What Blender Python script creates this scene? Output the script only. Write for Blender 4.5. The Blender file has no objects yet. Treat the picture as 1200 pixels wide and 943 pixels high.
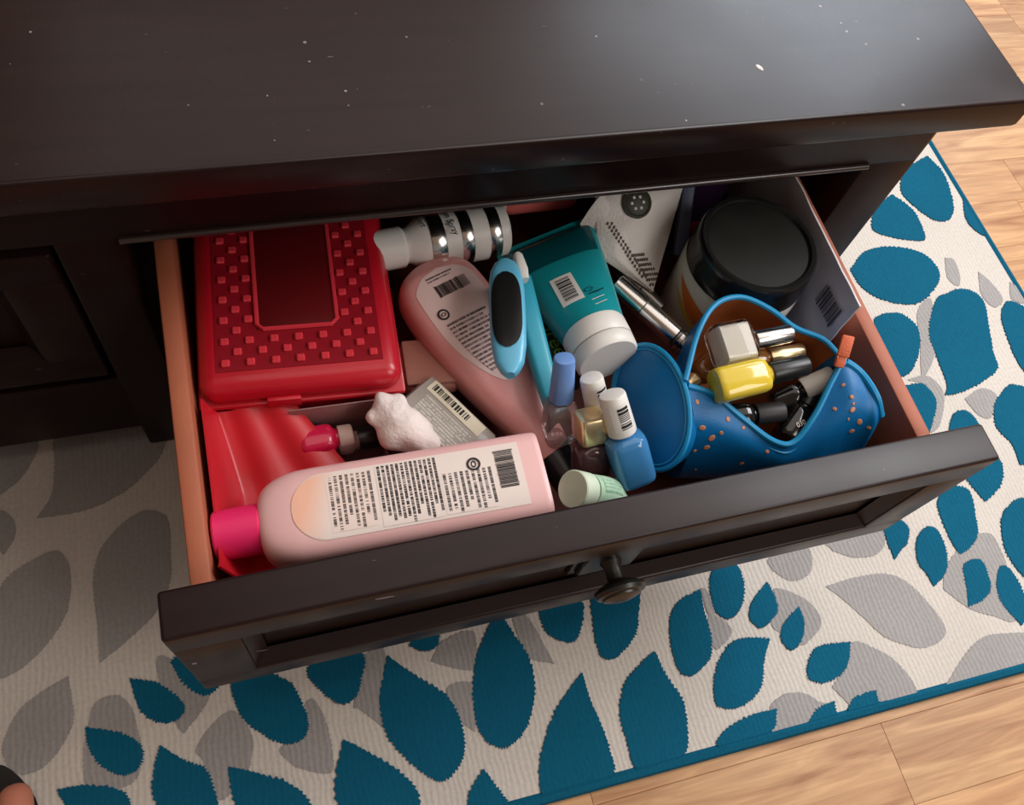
import bpy, bmesh, math, random
from mathutils import Matrix, Vector, noise
from mathutils.bvhtree import BVHTree
random.seed(7)
sc = bpy.context.scene
COL = sc.collection
# ------------------------------------------------------------------ camera
CAM = Vector((-0.18253, -0.36775, 0.72170))
EUL = (0.49508, -0.15200, -0.25548)
FPX = 1015.9
cd = bpy.data.cameras.new('camera'); cd.sensor_fit = 'HORIZONTAL'; cd.sensor_width = 36.0
cd.lens = FPX * 36.0 / 1200.0; cd.clip_start = 0.01
camo = bpy.data.objects.new('camera', cd); COL.objects.link(camo)
camo.location = CAM
ROT = (Matrix.Rotation(EUL[2], 3, 'Z') @ Matrix.Rotation(EUL[1], 3, 'Y') @ Matrix.Rotation(EUL[0], 3, 'X'))
camo.rotation_euler = ROT.to_euler()
sc.camera = camo
# ------------------------------------------------------------------ world, lights, exposure
wd = bpy.data.worlds.new('room_light'); sc.world = wd; wd.use_nodes = True
bg = wd.node_tree.nodes['Background']; bg.inputs[0].default_value = (1.0, 0.93, 0.87, 1); bg.inputs[1].default_value = 0.17
def area(name, loc, target, sx, sy, power, col):
    l = bpy.data.lights.new(name, 'AREA'); l.shape = 'RECTANGLE'; l.size = sx; l.size_y = sy; l.energy = power; l.color = col
    o = bpy.data.objects.new(name, l); COL.objects.link(o); o.location = loc
    o.rotation_euler = (Vector(target) - Vector(loc)).to_track_quat('-Z', 'Y').to_euler()
    return o
area('window_daylight', (1.9, 1.75, 1.75), (0.2, 0.0, 0.2), 1.3, 1.2, 30, (0.80, 0.90, 1.0))
area('side_lamp', (1.20, 0.02, 1.25), (0.1, -0.12, 0.1), 0.7, 0.7, 13, (0.97, 0.98, 1.0))
area('front_fill', (0.95, -1.15, 1.45), (0.0, -0.05, 0.2), 0.8, 0.8, 9, (1.0, 0.97, 0.93))  # unseen fill, added to brighten the contents under the lip
area('ceiling_bounce_fill', (0.8, 0.9, 2.36), (0.8, 0.9, 0.0), 3.0, 3.0, 24, (1.0, 0.94, 0.88))  # added fill imitating light bounced off the ceiling, not a fixture
sc.view_settings.view_transform = 'Standard'; sc.view_settings.look = 'None'
sc.view_settings.exposure = 0.22; sc.view_settings.gamma = 1.0; sc.view_settings.use_curve_mapping = False

# ------------------------------------------------------------------ helpers
def at(px, py, z):
    """point of the room at height z that the photograph shows at pixel (px, py)"""
    d = ROT @ Vector(((px - 600) / FPX, -(py - 471.5) / FPX, -1))
    return CAM + d * ((z - CAM.z) / d.z)
def ray(px, py):
    return (ROT @ Vector(((px - 600) / FPX, -(py - 471.5) / FPX, -1))).normalized()
def frame(p0, p1, up=(0, 0, 1)):
    p0, p1, up = Vector(p0), Vector(p1), Vector(up)
    x = (p1 - p0).normalized(); y = up.cross(x).normalized(); z = x.cross(y)
    m = Matrix((x, y, z)).transposed().to_4x4(); m.translation = p0
    return m
def T(x=0, y=0, z=0): return Matrix.Translation((x, y, z))
def Rm(a, ax): return Matrix.Rotation(a, 4, ax)

def finish(bm, smooth=40):
    bmesh.ops.recalc_face_normals(bm, faces=bm.faces)
    me = bpy.data.meshes.new('m'); bm.to_mesh(me); bm.free()
    if smooth:
        me.polygons.foreach_set('use_smooth', [True] * len(me.polygons))
        me.set_sharp_from_angle(angle=math.radians(smooth))
    return me
def obj(name, me, mat=None, parent=None, m=None, smooth=40):
    if isinstance(me, bmesh.types.BMesh): me = finish(me, smooth)
    if me.name == 'm' or me.name.startswith('m.'): me.name = name
    if mat is not None and not me.materials: me.materials.append(mat)
    o = bpy.data.objects.new(name, me); COL.objects.link(o)
    if parent is not None: o.parent = parent
    if m is not None: o.matrix_local = m
    return o
def tag(o, label, cat, group=None):
    o['label'] = label; o['category'] = cat
    if group: o['group'] = group
    return o
def thing(name, label, cat, m, group=None):
    o = bpy.data.objects.new(name, None); COL.objects.link(o); o.empty_display_size = 0.02
    o.matrix_world = m
    return tag(o, label, cat, group)

def rbox(sx, sy, sz, r=0.002, seg=2, c=(0, 0, 0), bm=None):
    own = bm is None
    b = bmesh.new()
    bmesh.ops.create_cube(b, size=1, matrix=Matrix.Translation(c) @ Matrix.Diagonal((sx, sy, sz, 1)))
    if r > 0: bmesh.ops.bevel(b, geom=list(b.edges), offset=min(r, sx * .49, sy * .49, sz * .49), segments=seg, profile=0.5, affect='EDGES')
    if own: return b
    me = bpy.data.meshes.new('tmp'); b.to_mesh(me); b.free(); bm.from_mesh(me); bpy.data.meshes.remove(me)
    return bm
def box2(x0, x1, y0, y1, z0, z1, r=0.002, seg=2, bm=None):
    return rbox(x1 - x0, y1 - y0, z1 - z0, r, seg, ((x0 + x1) / 2, (y0 + y1) / 2, (z0 + z1) / 2), bm)
def sgnpow(v, p): return math.copysign(abs(v) ** p, v)
def bars_on(L, xc, yc, w, h, n, seed, off=.0007, along='x'):
    """barcode following a loft: bars spread over w along the axis (or across it), each h long"""
    rnd = random.Random(seed); b = bmesh.new(); tot = []
    for k in range(n): tot += [rnd.choice((1, 1, 2, 3)), rnd.choice((1, 1, 2))]
    s = w / sum(tot); c = -w / 2
    for k in range(n):
        a = tot[2 * k] * s
        q = patch(L, xc + c, xc + c + a, h / 2, off, 1, 8, yc) if along == 'x' else patch(L, xc - h / 2, xc + h / 2, a / 2, off, 4, 1, yc + c + a / 2)
        me = bpy.data.meshes.new('tmp'); q.to_mesh(me); q.free(); b.from_mesh(me); bpy.data.meshes.remove(me)
        c += a + tot[2 * k + 1] * s
    return b
class Loft:
    """superellipse sections along local X: (x, half width y, half height z, exponent, z offset)"""
    def __init__(s, secs, seg=36): s.secs = [tuple(q) + (0,) * (5 - len(q)) for q in secs]; s.seg = seg
    def bm(s, cap0=True, cap1=True):
        b = bmesh.new(); rings = []
        for x, a, h, n, zo in s.secs:
            r = []
            for k in range(s.seg):
                t = 2 * math.pi * k / s.seg
                r.append(b.verts.new((x, a * sgnpow(math.cos(t), 2 / n), zo + h * sgnpow(math.sin(t), 2 / n))))
            rings.append(r)
        for r0, r1 in zip(rings, rings[1:]):
            for k in range(s.seg):
                j = (k + 1) % s.seg; b.faces.new((r0[k], r0[j], r1[j], r1[k]))
        if cap0: b.faces.new(list(reversed(rings[0])))
        if cap1: b.faces.new(rings[-1])
        return b
    def at(s, x):
        q = s.secs
        for p0, p1 in zip(q, q[1:]):
            if p0[0] <= x <= p1[0] and p1[0] > p0[0]:
                t = (x - p0[0]) / (p1[0] - p0[0]); return [p0[i] * (1 - t) + p1[i] * t for i in range(5)]
        return q[0] if x < q[0][0] else q[-1]
    def top(s, x, y):
        _, a, h, n, zo = s.at(x); u = min(abs(y) / a, .9999)
        return zo + h * (1 - u ** n) ** (1 / n)
def patch(L, x0, x1, half, off=0.0003, nx=24, ny=10, yc=0.0):
    """thin print lying on top of a loft; half(x) = half width at x; uv = (along, across)"""
    b = bmesh.new(); uv = b.loops.layers.uv.new('UVMap'); g = []
    for i in range(nx + 1):
        x = x0 + (x1 - x0) * i / nx; hw = half(x) if callable(half) else half; row = []
        for j in range(ny + 1):
            y = yc + hw * (2 * j / ny - 1)
            row.append((b.verts.new((x, y, L.top(x, y) + off)), (i / nx, j / ny)))
        g.append(row)
    for i in range(nx):
        for j in range(ny):
            q = [g[i][j], g[i + 1][j], g[i + 1][j + 1], g[i][j + 1]]
            f = b.faces.new([v for v, _ in q])
            for lp, (_, t) in zip(f.loops, q): lp[uv].uv = t
    return b
def flat(x0, x1, y0, y1, z=0.0):
    return patch(type('F', (), {'top': staticmethod(lambda x, y: z)})(), x0, x1, (y1 - y0) / 2, 0, 2, 2, (y0 + y1) / 2)
def lathe(prof, seg=40, axis='Z'):
    b = bmesh.new(); rings = []
    for r, z in prof:
        if r < 1e-6: rings.append([b.verts.new((0, 0, z) if axis == 'Z' else (z, 0, 0))])
        else: rings.append([b.verts.new((r * math.cos(2 * math.pi * k / seg), r * math.sin(2 * math.pi * k / seg), z) if axis == 'Z' else (z, r * math.cos(2 * math.pi * k / seg), r * math.sin(2 * math.pi * k / seg))) for k in range(seg)])
    for a, c in zip(rings, rings[1:]):
        for k in range(seg):
            j = (k + 1) % seg
            if len(a) == 1 and len(c) == 1: continue
            if len(a) == 1: b.faces.new((a[0], c[j], c[k]))
            elif len(c) == 1: b.faces.new((a[k], a[j], c[0]))
            else: b.faces.new((a[k], a[j], c[j], c[k]))
    return b
def cyl(r0, r1, x0, x1, bev=0.001, seg=32):
    return lathe([(0, x0), (r0 - bev, x0), (r0, x0 + bev), (r1, x1 - bev), (r1 - bev, x1), (0, x1)], seg, 'X')
def catmull(pts, n=8, closed=False):
    P = [Vector(p) for p in pts]; out = []; N = len(P)
    rng = N if closed else N - 1
    for i in range(rng):
        p0 = P[(i - 1) % N] if closed or i > 0 else P[0] * 2 - P[1]
        p1 = P[i]; p2 = P[(i + 1) % N]
        p3 = P[(i + 2) % N] if closed or i + 2 < N else P[-1] * 2 - P[-2]
        for k in range(n):
            t = k / n
            out.append(0.5 * ((2 * p1) + (p2 - p0) * t + (2 * p0 - 5 * p1 + 4 * p2 - p3) * t * t + (3 * p1 - p0 - 3 * p2 + p3) * t ** 3))
    if not closed: out.append(P[-1].copy())
    return out
def tube(pts, r, seg=8, closed=False):
    b = bmesh.new(); rings = []; N = len(pts)
    for i, p in enumerate(pts):
        p = Vector(p)
        a = Vector(pts[(i - 1) % N] if closed or i > 0 else pts[0]); c = Vector(pts[(i + 1) % N] if closed or i < N - 1 else pts[-1])
        t = (c - a).normalized(); u = t.cross(Vector((0, 0, 1)))
        if u.length < 1e-3: u = t.cross(Vector((0, 1, 0)))
        u.normalize(); w = u.cross(t)
        rings.append([b.verts.new(p + r * (u * math.cos(2 * math.pi * k / seg) + w * math.sin(2 * math.pi * k / seg))) for k in range(seg)])
    for i in range(N if closed else N - 1):
        r0, r1 = rings[i], rings[(i + 1) % N]
        for k in range(seg): j = (k + 1) % seg; b.faces.new((r0[k], r0[j], r1[j], r1[k]))
    if not closed: b.faces.new(rings[0]); b.faces.new(rings[-1])
    return b
def grid(fn, nu, nv, thick=0.0):
    b = bmesh.new(); uv = b.loops.layers.uv.new('UVMap')
    g = [[b.verts.new(fn(i / nu, j / nv)) for j in range(nv + 1)] for i in range(nu + 1)]
    for i in range(nu):
        for j in range(nv):
            f = b.faces.new((g[i][j], g[i + 1][j], g[i + 1][j + 1], g[i][j + 1]))
            for lp, t in zip(f.loops, ((i, j), (i + 1, j), (i + 1, j + 1), (i, j + 1))): lp[uv].uv = (t[0] / nu, t[1] / nv)
    if thick:
        bmesh.ops.recalc_face_normals(b, faces=b.faces)
        bmesh.ops.solidify(b, geom=list(b.faces), thickness=thick)
    return b
def prism(pts, z0, z1, bm=None):
    b = bm or bmesh.new()
    lo = [b.verts.new((p[0], p[1], z0)) for p in pts]; hi = [b.verts.new((p[0], p[1], z1)) for p in pts]
    b.faces.new(lo[::-1]); b.faces.new(hi)
    n = len(pts)
    for k in range(n): j = (k + 1) % n; b.faces.new((lo[k], lo[j], hi[j], hi[k]))
    return b
def bars(w, h, n, seed, z=0.0, t=0.0001):
    """barcode: n bars across w (local x), each h long (local y)"""
    rnd = random.Random(seed); b = bmesh.new(); x = -w / 2
    tot = []
    for k in range(n): tot += [rnd.choice((1, 1, 2, 3)), rnd.choice((1, 1, 2))]
    s = w / sum(tot)
    for k in range(n):
        a = tot[2 * k] * s; hh = h * (0.5 if k % 9 else 0.55)
        prism([(x, -hh), (x + a, -hh), (x + a, hh), (x, hh)], z, z + t, b); x += a + tot[2 * k + 1] * s
    return b
def text_mesh(s, size, ext=0.0001, spacing=1.0):
    cu = bpy.data.curves.new('t', 'FONT'); cu.body = s; cu.size = size; cu.extrude = ext; cu.align_x = 'CENTER'; cu.align_y = 'CENTER'; cu.space_character = spacing; cu.resolution_u = 3
    o = bpy.data.objects.new('t', cu); COL.objects.link(o)
    dg = bpy.context.evaluated_depsgraph_get(); me = bpy.data.meshes.new_from_object(o.evaluated_get(dg))
    bpy.data.objects.remove(o); bpy.data.curves.remove(cu); me.materials.clear(); me.name = 'm'
    return me
def ring(r0, r1, z0=0, z1=0.0001, seg=28):
    b = bmesh.new(); q = []
    for k in range(seg):
        c, s = math.cos(2 * math.pi * k / seg), math.sin(2 * math.pi * k / seg)
        q.append([b.verts.new((r * c, r * s, z)) for r, z in ((r0, z0), (r0, z1), (r1, z1), (r1, z0))])
    for k in range(seg):
        a, c = q[k], q[(k + 1) % seg]
        for i in range(4): j = (i + 1) % 4; b.faces.new((a[i], a[j], c[j], c[i]))
    return b

# ------------------------------------------------------------------ materials
def C(r, g, b):
    f = lambda v: (v / 255 / 12.92) if v / 255 <= .04045 else ((v / 255 + .055) / 1.055) ** 2.4
    return (f(r), f(g), f(b), 1)
def mat(name, col, rough=0.5, metal=0.0, trans=0.0, coat=0.0, ior=1.45, spec=0.5, sss=0.0, vary=0.0, vscale=30, bump=0.0, bscale=200, alpha=1.0):
    m = bpy.data.materials.new(name); m.use_nodes = True; nt = m.node_tree; p = nt.nodes['Principled BSDF']
    p.inputs['Base Color'].default_value = col; p.inputs['Roughness'].default_value = rough; p.inputs['Metallic'].default_value = metal
    p.inputs['Transmission Weight'].default_value = trans; p.inputs['Coat Weight'].default_value = coat; p.inputs['IOR'].default_value = ior
    p.inputs['Specular IOR Level'].default_value = spec; p.inputs['Alpha'].default_value = alpha
    if sss: p.inputs['Subsurface Weight'].default_value = sss; p.inputs['Subsurface Radius'].default_value = (0.012, 0.006, 0.005)
    if vary or bump:
        tc = nt.nodes.new('ShaderNodeTexCoord')
    if vary:
        n = nt.nodes.new('ShaderNodeTexNoise'); n.inputs['Scale'].default_value = vscale; n.inputs['Detail'].default_value = 4
        nt.links.new(tc.outputs['Object'], n.inputs['Vector'])
        mx = nt.nodes.new('ShaderNodeMix'); mx.data_type = 'RGBA'
        mx.inputs[6].default_value = tuple(c * (1 - vary) for c in col[:3]) + (1,); mx.inputs[7].default_value = tuple(min(1, c * (1 + vary)) for c in col[:3]) + (1,)
        nt.links.new(n.outputs['Fac'], mx.inputs[0]); nt.links.new(mx.outputs[2], p.inputs['Base Color'])
    if bump:
        n2 = nt.nodes.new('ShaderNodeTexNoise'); n2.inputs['Scale'].default_value = bscale; n2.inputs['Detail'].default_value = 3
        nt.links.new(tc.outputs['Object'], n2.inputs['Vector'])
        bp = nt.nodes.new('ShaderNodeBump'); bp.inputs['Strength'].default_value = bump; bp.inputs['Distance'].default_value = 0.001
        nt.links.new(n2.outputs['Fac'], bp.inputs['Height']); nt.links.new(bp.outputs[0], p.inputs['Normal'])
    return m
def N(nt, t, **kw):
    n = nt.nodes.new(t)
    for k, v in kw.items():
        if k in ('op',): n.operation = v
        elif k == 'ins':
            for i, val in v.items(): n.inputs[i].default_value = val
    return n
def math_n(nt, op, a, b=None):
    n = nt.nodes.new('ShaderNodeMath'); n.operation = op
    for i, v in enumerate((a, b)):
        if v is None: continue
        if hasattr(v, 'is_output'): nt.links.new(v, n.inputs[i])
        else: n.inputs[i].default_value = v
    return n.outputs[0]
def text_mat(name, paper, ink, rows, words=16, dens=0.8, swap=False, thin=0.55):
    """small print: rows of word-like dashes in UV space; rows run across u unless swap"""
    m = bpy.data.materials.new(name); m.use_nodes = True; nt = m.node_tree; p = nt.nodes['Principled BSDF']; p.inputs['Roughness'].default_value = .45
    uv = nt.nodes.new('ShaderNodeTexCoord'); s = nt.nodes.new('ShaderNodeSeparateXYZ'); nt.links.new(uv.outputs['UV'], s.inputs[0])
    u, v = (s.outputs[1], s.outputs[0]) if swap else (s.outputs[0], s.outputs[1])
    rv = math_n(nt, 'MULTIPLY', v, rows); rf = math_n(nt, 'FLOOR', rv); fr = math_n(nt, 'SUBTRACT', rv, rf)
    inrow = math_n(nt, 'LESS_THAN', fr, thin)
    cb = nt.nodes.new('ShaderNodeCombineXYZ'); nt.links.new(math_n(nt, 'MULTIPLY', u, words), cb.inputs[0]); nt.links.new(math_n(nt, 'MULTIPLY', rf, 7.31), cb.inputs[1])
    nz = nt.nodes.new('ShaderNodeTexNoise'); nz.inputs['Scale'].default_value = 2.0; nz.inputs['Detail'].default_value = 3; nt.links.new(cb.outputs[0], nz.inputs['Vector'])
    nz2 = nt.nodes.new('ShaderNodeTexNoise'); nz2.inputs['Scale'].default_value = 9.0; nz2.inputs['Detail'].default_value = 1; nt.links.new(cb.outputs[0], nz2.inputs['Vector'])
    word = math_n(nt, 'MULTIPLY', math_n(nt, 'GREATER_THAN', nz.outputs['Fac'], 1 - dens * .72), math_n(nt, 'GREATER_THAN', nz2.outputs['Fac'], .41))
    wn = nt.nodes.new('ShaderNodeTexWhiteNoise'); wn.noise_dimensions = '1D'; nt.links.new(rf, wn.inputs['W'])
    ln = math_n(nt, 'LESS_THAN', u, math_n(nt, 'ADD', math_n(nt, 'MULTIPLY', wn.outputs['Value'], .28), .74))
    f = math_n(nt, 'MULTIPLY', math_n(nt, 'MULTIPLY', inrow, word), ln)
    mx = nt.nodes.new('ShaderNodeMix'); mx.data_type = 'RGBA'; mx.inputs[6].default_value = paper; mx.inputs[7].default_value = ink
    nt.links.new(f, mx.inputs[0]); nt.links.new(mx.outputs[2], p.inputs['Base Color'])
    return m
def peach_grad():
    m = mat('label_peach_print', C(240, 190, 166), .45); nt = m.node_tree; p = nt.nodes['Principled BSDF']
    tc = nt.nodes.new('ShaderNodeTexCoord'); sx = nt.nodes.new('ShaderNodeSeparateXYZ'); nt.links.new(tc.outputs['UV'], sx.inputs[0])
    k = math_n(nt, 'ADD', math_n(nt, 'MULTIPLY', sx.outputs[0], .8), math_n(nt, 'MULTIPLY', math_n(nt, 'SUBTRACT', 1.0, sx.outputs[1]), .35))
    rp = nt.nodes.new('ShaderNodeValToRGB'); e = rp.color_ramp.elements; e[0].position = .2; e[0].color = C(232, 216, 208); e[1].position = .75; e[1].color = C(240, 184, 158)
    nt.links.new(k, rp.inputs[0]); nt.links.new(rp.outputs[0], p.inputs['Base Color']); return m
def dark_wood(name, col, rough, specks, spec):
    m = mat(name, col, rough, spec=spec); nt = m.node_tree; p = nt.nodes['Principled BSDF']
    tc = nt.nodes.new('ShaderNodeTexCoord')
    mp = nt.nodes.new('ShaderNodeMapping'); mp.inputs['Scale'].default_value = (3, 60, 60); nt.links.new(tc.outputs['Object'], mp.inputs[0])
    n = nt.nodes.new('ShaderNodeTexNoise'); n.inputs['Scale'].default_value = 2; n.inputs['Detail'].default_value = 5; nt.links.new(mp.outputs[0], n.inputs['Vector'])
    mx = nt.nodes.new('ShaderNodeMix'); mx.data_type = 'RGBA'; mx.inputs[6].default_value = tuple(c * .6 for c in col[:3]) + (1,); mx.inputs[7].default_value = tuple(c * 1.5 for c in col[:3]) + (1,)
    nt.links.new(n.outputs['Fac'], mx.inputs[0])
    vo = nt.nodes.new('ShaderNodeTexVoronoi'); vo.inputs['Scale'].default_value = 115; nt.links.new(tc.outputs['Object'], vo.inputs['Vector'])
    sp = nt.nodes.new('ShaderNodeSeparateColor'); nt.links.new(vo.outputs['Color'], sp.inputs[0])
    big = math_n(nt, 'MULTIPLY', math_n(nt, 'POWER', sp.outputs[0], 5.0), specks)
    f = math_n(nt, 'MULTIPLY', math_n(nt, 'LESS_THAN', vo.outputs['Distance'], big), sp.outputs[1])
    # fine scratches
    mp2 = nt.nodes.new('ShaderNodeMapping'); mp2.inputs['Scale'].default_value = (70, 420, 420); mp2.inputs['Rotation'].default_value = (0, 0, .5); nt.links.new(tc.outputs['Object'], mp2.inputs[0])
    n3 = nt.nodes.new('ShaderNodeTexNoise'); n3.inputs['Scale'].default_value = 1; n3.inputs['Detail'].default_value = 2; nt.links.new(mp2.outputs[0], n3.inputs['Vector'])
    scr = math_n(nt, 'MULTIPLY', math_n(nt, 'GREATER_THAN', n3.outputs['Fac'], .775), .35)
    f = math_n(nt, 'MAXIMUM', f, scr)
    m2 = nt.nodes.new('ShaderNodeMix'); m2.data_type = 'RGBA'; m2.inputs[7].default_value = (.33, .27, .25, 1)
    nt.links.new(f, m2.inputs[0]); nt.links.new(mx.outputs[2], m2.inputs[6]); nt.links.new(m2.outputs[2], p.inputs['Base Color'])
    n4 = nt.nodes.new('ShaderNodeTexNoise'); n4.inputs['Scale'].default_value = 9; n4.inputs['Detail'].default_value = 6; nt.links.new(tc.outputs['Object'], n4.inputs['Vector'])
    mr = nt.nodes.new('ShaderNodeMapRange'); mr.inputs['To Min'].default_value = rough - .1; mr.inputs['To Max'].default_value = rough + .14
    nt.links.new(n4.outputs['Fac'], mr.inputs[0]); nt.links.new(mr.outputs[0], p.inputs['Roughness'])
    return m
def plank_mat():
    m = mat('oak_laminate', (.5, .3, .15, 1), .42); nt = m.node_tree; p = nt.nodes['Principled BSDF']
    tc = nt.nodes.new('ShaderNodeTexCoord'); oi = nt.nodes.new('ShaderNodeObjectInfo')
    va = nt.nodes.new('ShaderNodeVectorMath'); va.operation = 'MULTIPLY_ADD'
    cb = nt.nodes.new('ShaderNodeCombineXYZ'); nt.links.new(math_n(nt, 'MULTIPLY', oi.outputs['Random'], 37.0), cb.inputs[0]); nt.links.new(math_n(nt, 'MULTIPLY', oi.outputs['Random'], 11.0), cb.inputs[1])
    nt.links.new(tc.outputs['Object'], va.inputs[0]); va.inputs[1].default_value = (4, 34, 1); nt.links.new(cb.outputs[0], va.inputs[2])
    n = nt.nodes.new('ShaderNodeTexNoise'); n.inputs['Scale'].default_value = 1.6; n.inputs['Detail'].default_value = 6; n.inputs['Distortion'].default_value = 1.2; nt.links.new(va.outputs[0], n.inputs['Vector'])
    rp = nt.nodes.new('ShaderNodeValToRGB'); e = rp.color_ramp.elements
    e[0].position = .3; e[0].color = C(158, 106, 66); e[1].position = .68; e[1].color = C(212, 166, 118)
    nt.links.new(n.outputs['Fac'], rp.inputs[0])
    va2 = nt.nodes.new('ShaderNodeVectorMath'); va2.operation = 'MULTIPLY_ADD'; nt.links.new(tc.outputs['Object'], va2.inputs[0]); va2.inputs[1].default_value = (14, 420, 1); nt.links.new(cb.outputs[0], va2.inputs[2])
    n2 = nt.nodes.new('ShaderNodeTexNoise'); n2.inputs['Scale'].default_value = 1; n2.inputs['Detail'].default_value = 3; nt.links.new(va2.outputs[0], n2.inputs['Vector'])
    k = math_n(nt, 'ADD', math_n(nt, 'MULTIPLY', n2.outputs['Fac'], .45), math_n(nt, 'ADD', math_n(nt, 'MULTIPLY', oi.outputs['Random'], .22), .66))
    vm = nt.nodes.new('ShaderNodeVectorMath'); vm.operation = 'SCALE'; nt.links.new(rp.outputs[0], vm.inputs[0]); nt.links.new(k, vm.inputs[3])
    nt.links.new(vm.outputs[0], p.inputs['Base Color'])
    return m
def rug_mat(name, col, ribs):
    m = mat(name, col, .95, spec=.15); nt = m.node_tree; p = nt.nodes['Principled BSDF']
    tc = nt.nodes.new('ShaderNodeTexCoord')
    w = nt.nodes.new('ShaderNodeTexWave'); w.inputs['Scale'].default_value = 70; w.inputs['Distortion'].default_value = 5.0; w.inputs['Detail'].default_value = 2; w.inputs['Detail Scale'].default_value = .6
    w.bands_direction = 'X'; nt.links.new(tc.outputs['Object'], w.inputs['Vector'])
    n = nt.nodes.new('ShaderNodeTexNoise'); n.inputs['Scale'].default_value = 320; n.inputs['Detail'].default_value = 2; nt.links.new(tc.outputs['Object'], n.inputs['Vector'])
    n5 = nt.nodes.new('ShaderNodeTexNoise'); n5.inputs['Scale'].default_value = 12; n5.inputs['Detail'].default_value = 3; nt.links.new(tc.outputs['Object'], n5.inputs['Vector'])
    h = math_n(nt, 'ADD', math_n(nt, 'MULTIPLY', w.outputs['Fac'], ribs), n.outputs['Fac'])
    bp = nt.nodes.new('ShaderNodeBump'); bp.inputs['Strength'].default_value = .24; bp.inputs['Distance'].default_value = .0013
    nt.links.new(h, bp.inputs['Height']); nt.links.new(bp.outputs[0], p.inputs['Normal'])
    k = math_n(nt, 'ADD', math_n(nt, 'MULTIPLY', n.outputs['Fac'], .3), math_n(nt, 'ADD', math_n(nt, 'MULTIPLY', n5.outputs['Fac'], .22), math_n(nt, 'ADD', math_n(nt, 'MULTIPLY', w.outputs['Fac'], .03 * ribs), .73)))
    vm = nt.nodes.new('ShaderNodeVectorMath'); vm.operation = 'SCALE'; vm.inputs[0].default_value = col[:3]; nt.links.new(k, vm.inputs[3])
    nt.links.new(vm.outputs[0], p.inputs['Base Color'])
    return m
ESP = (0.012, 0.0045, 0.0045, 1)
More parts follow.
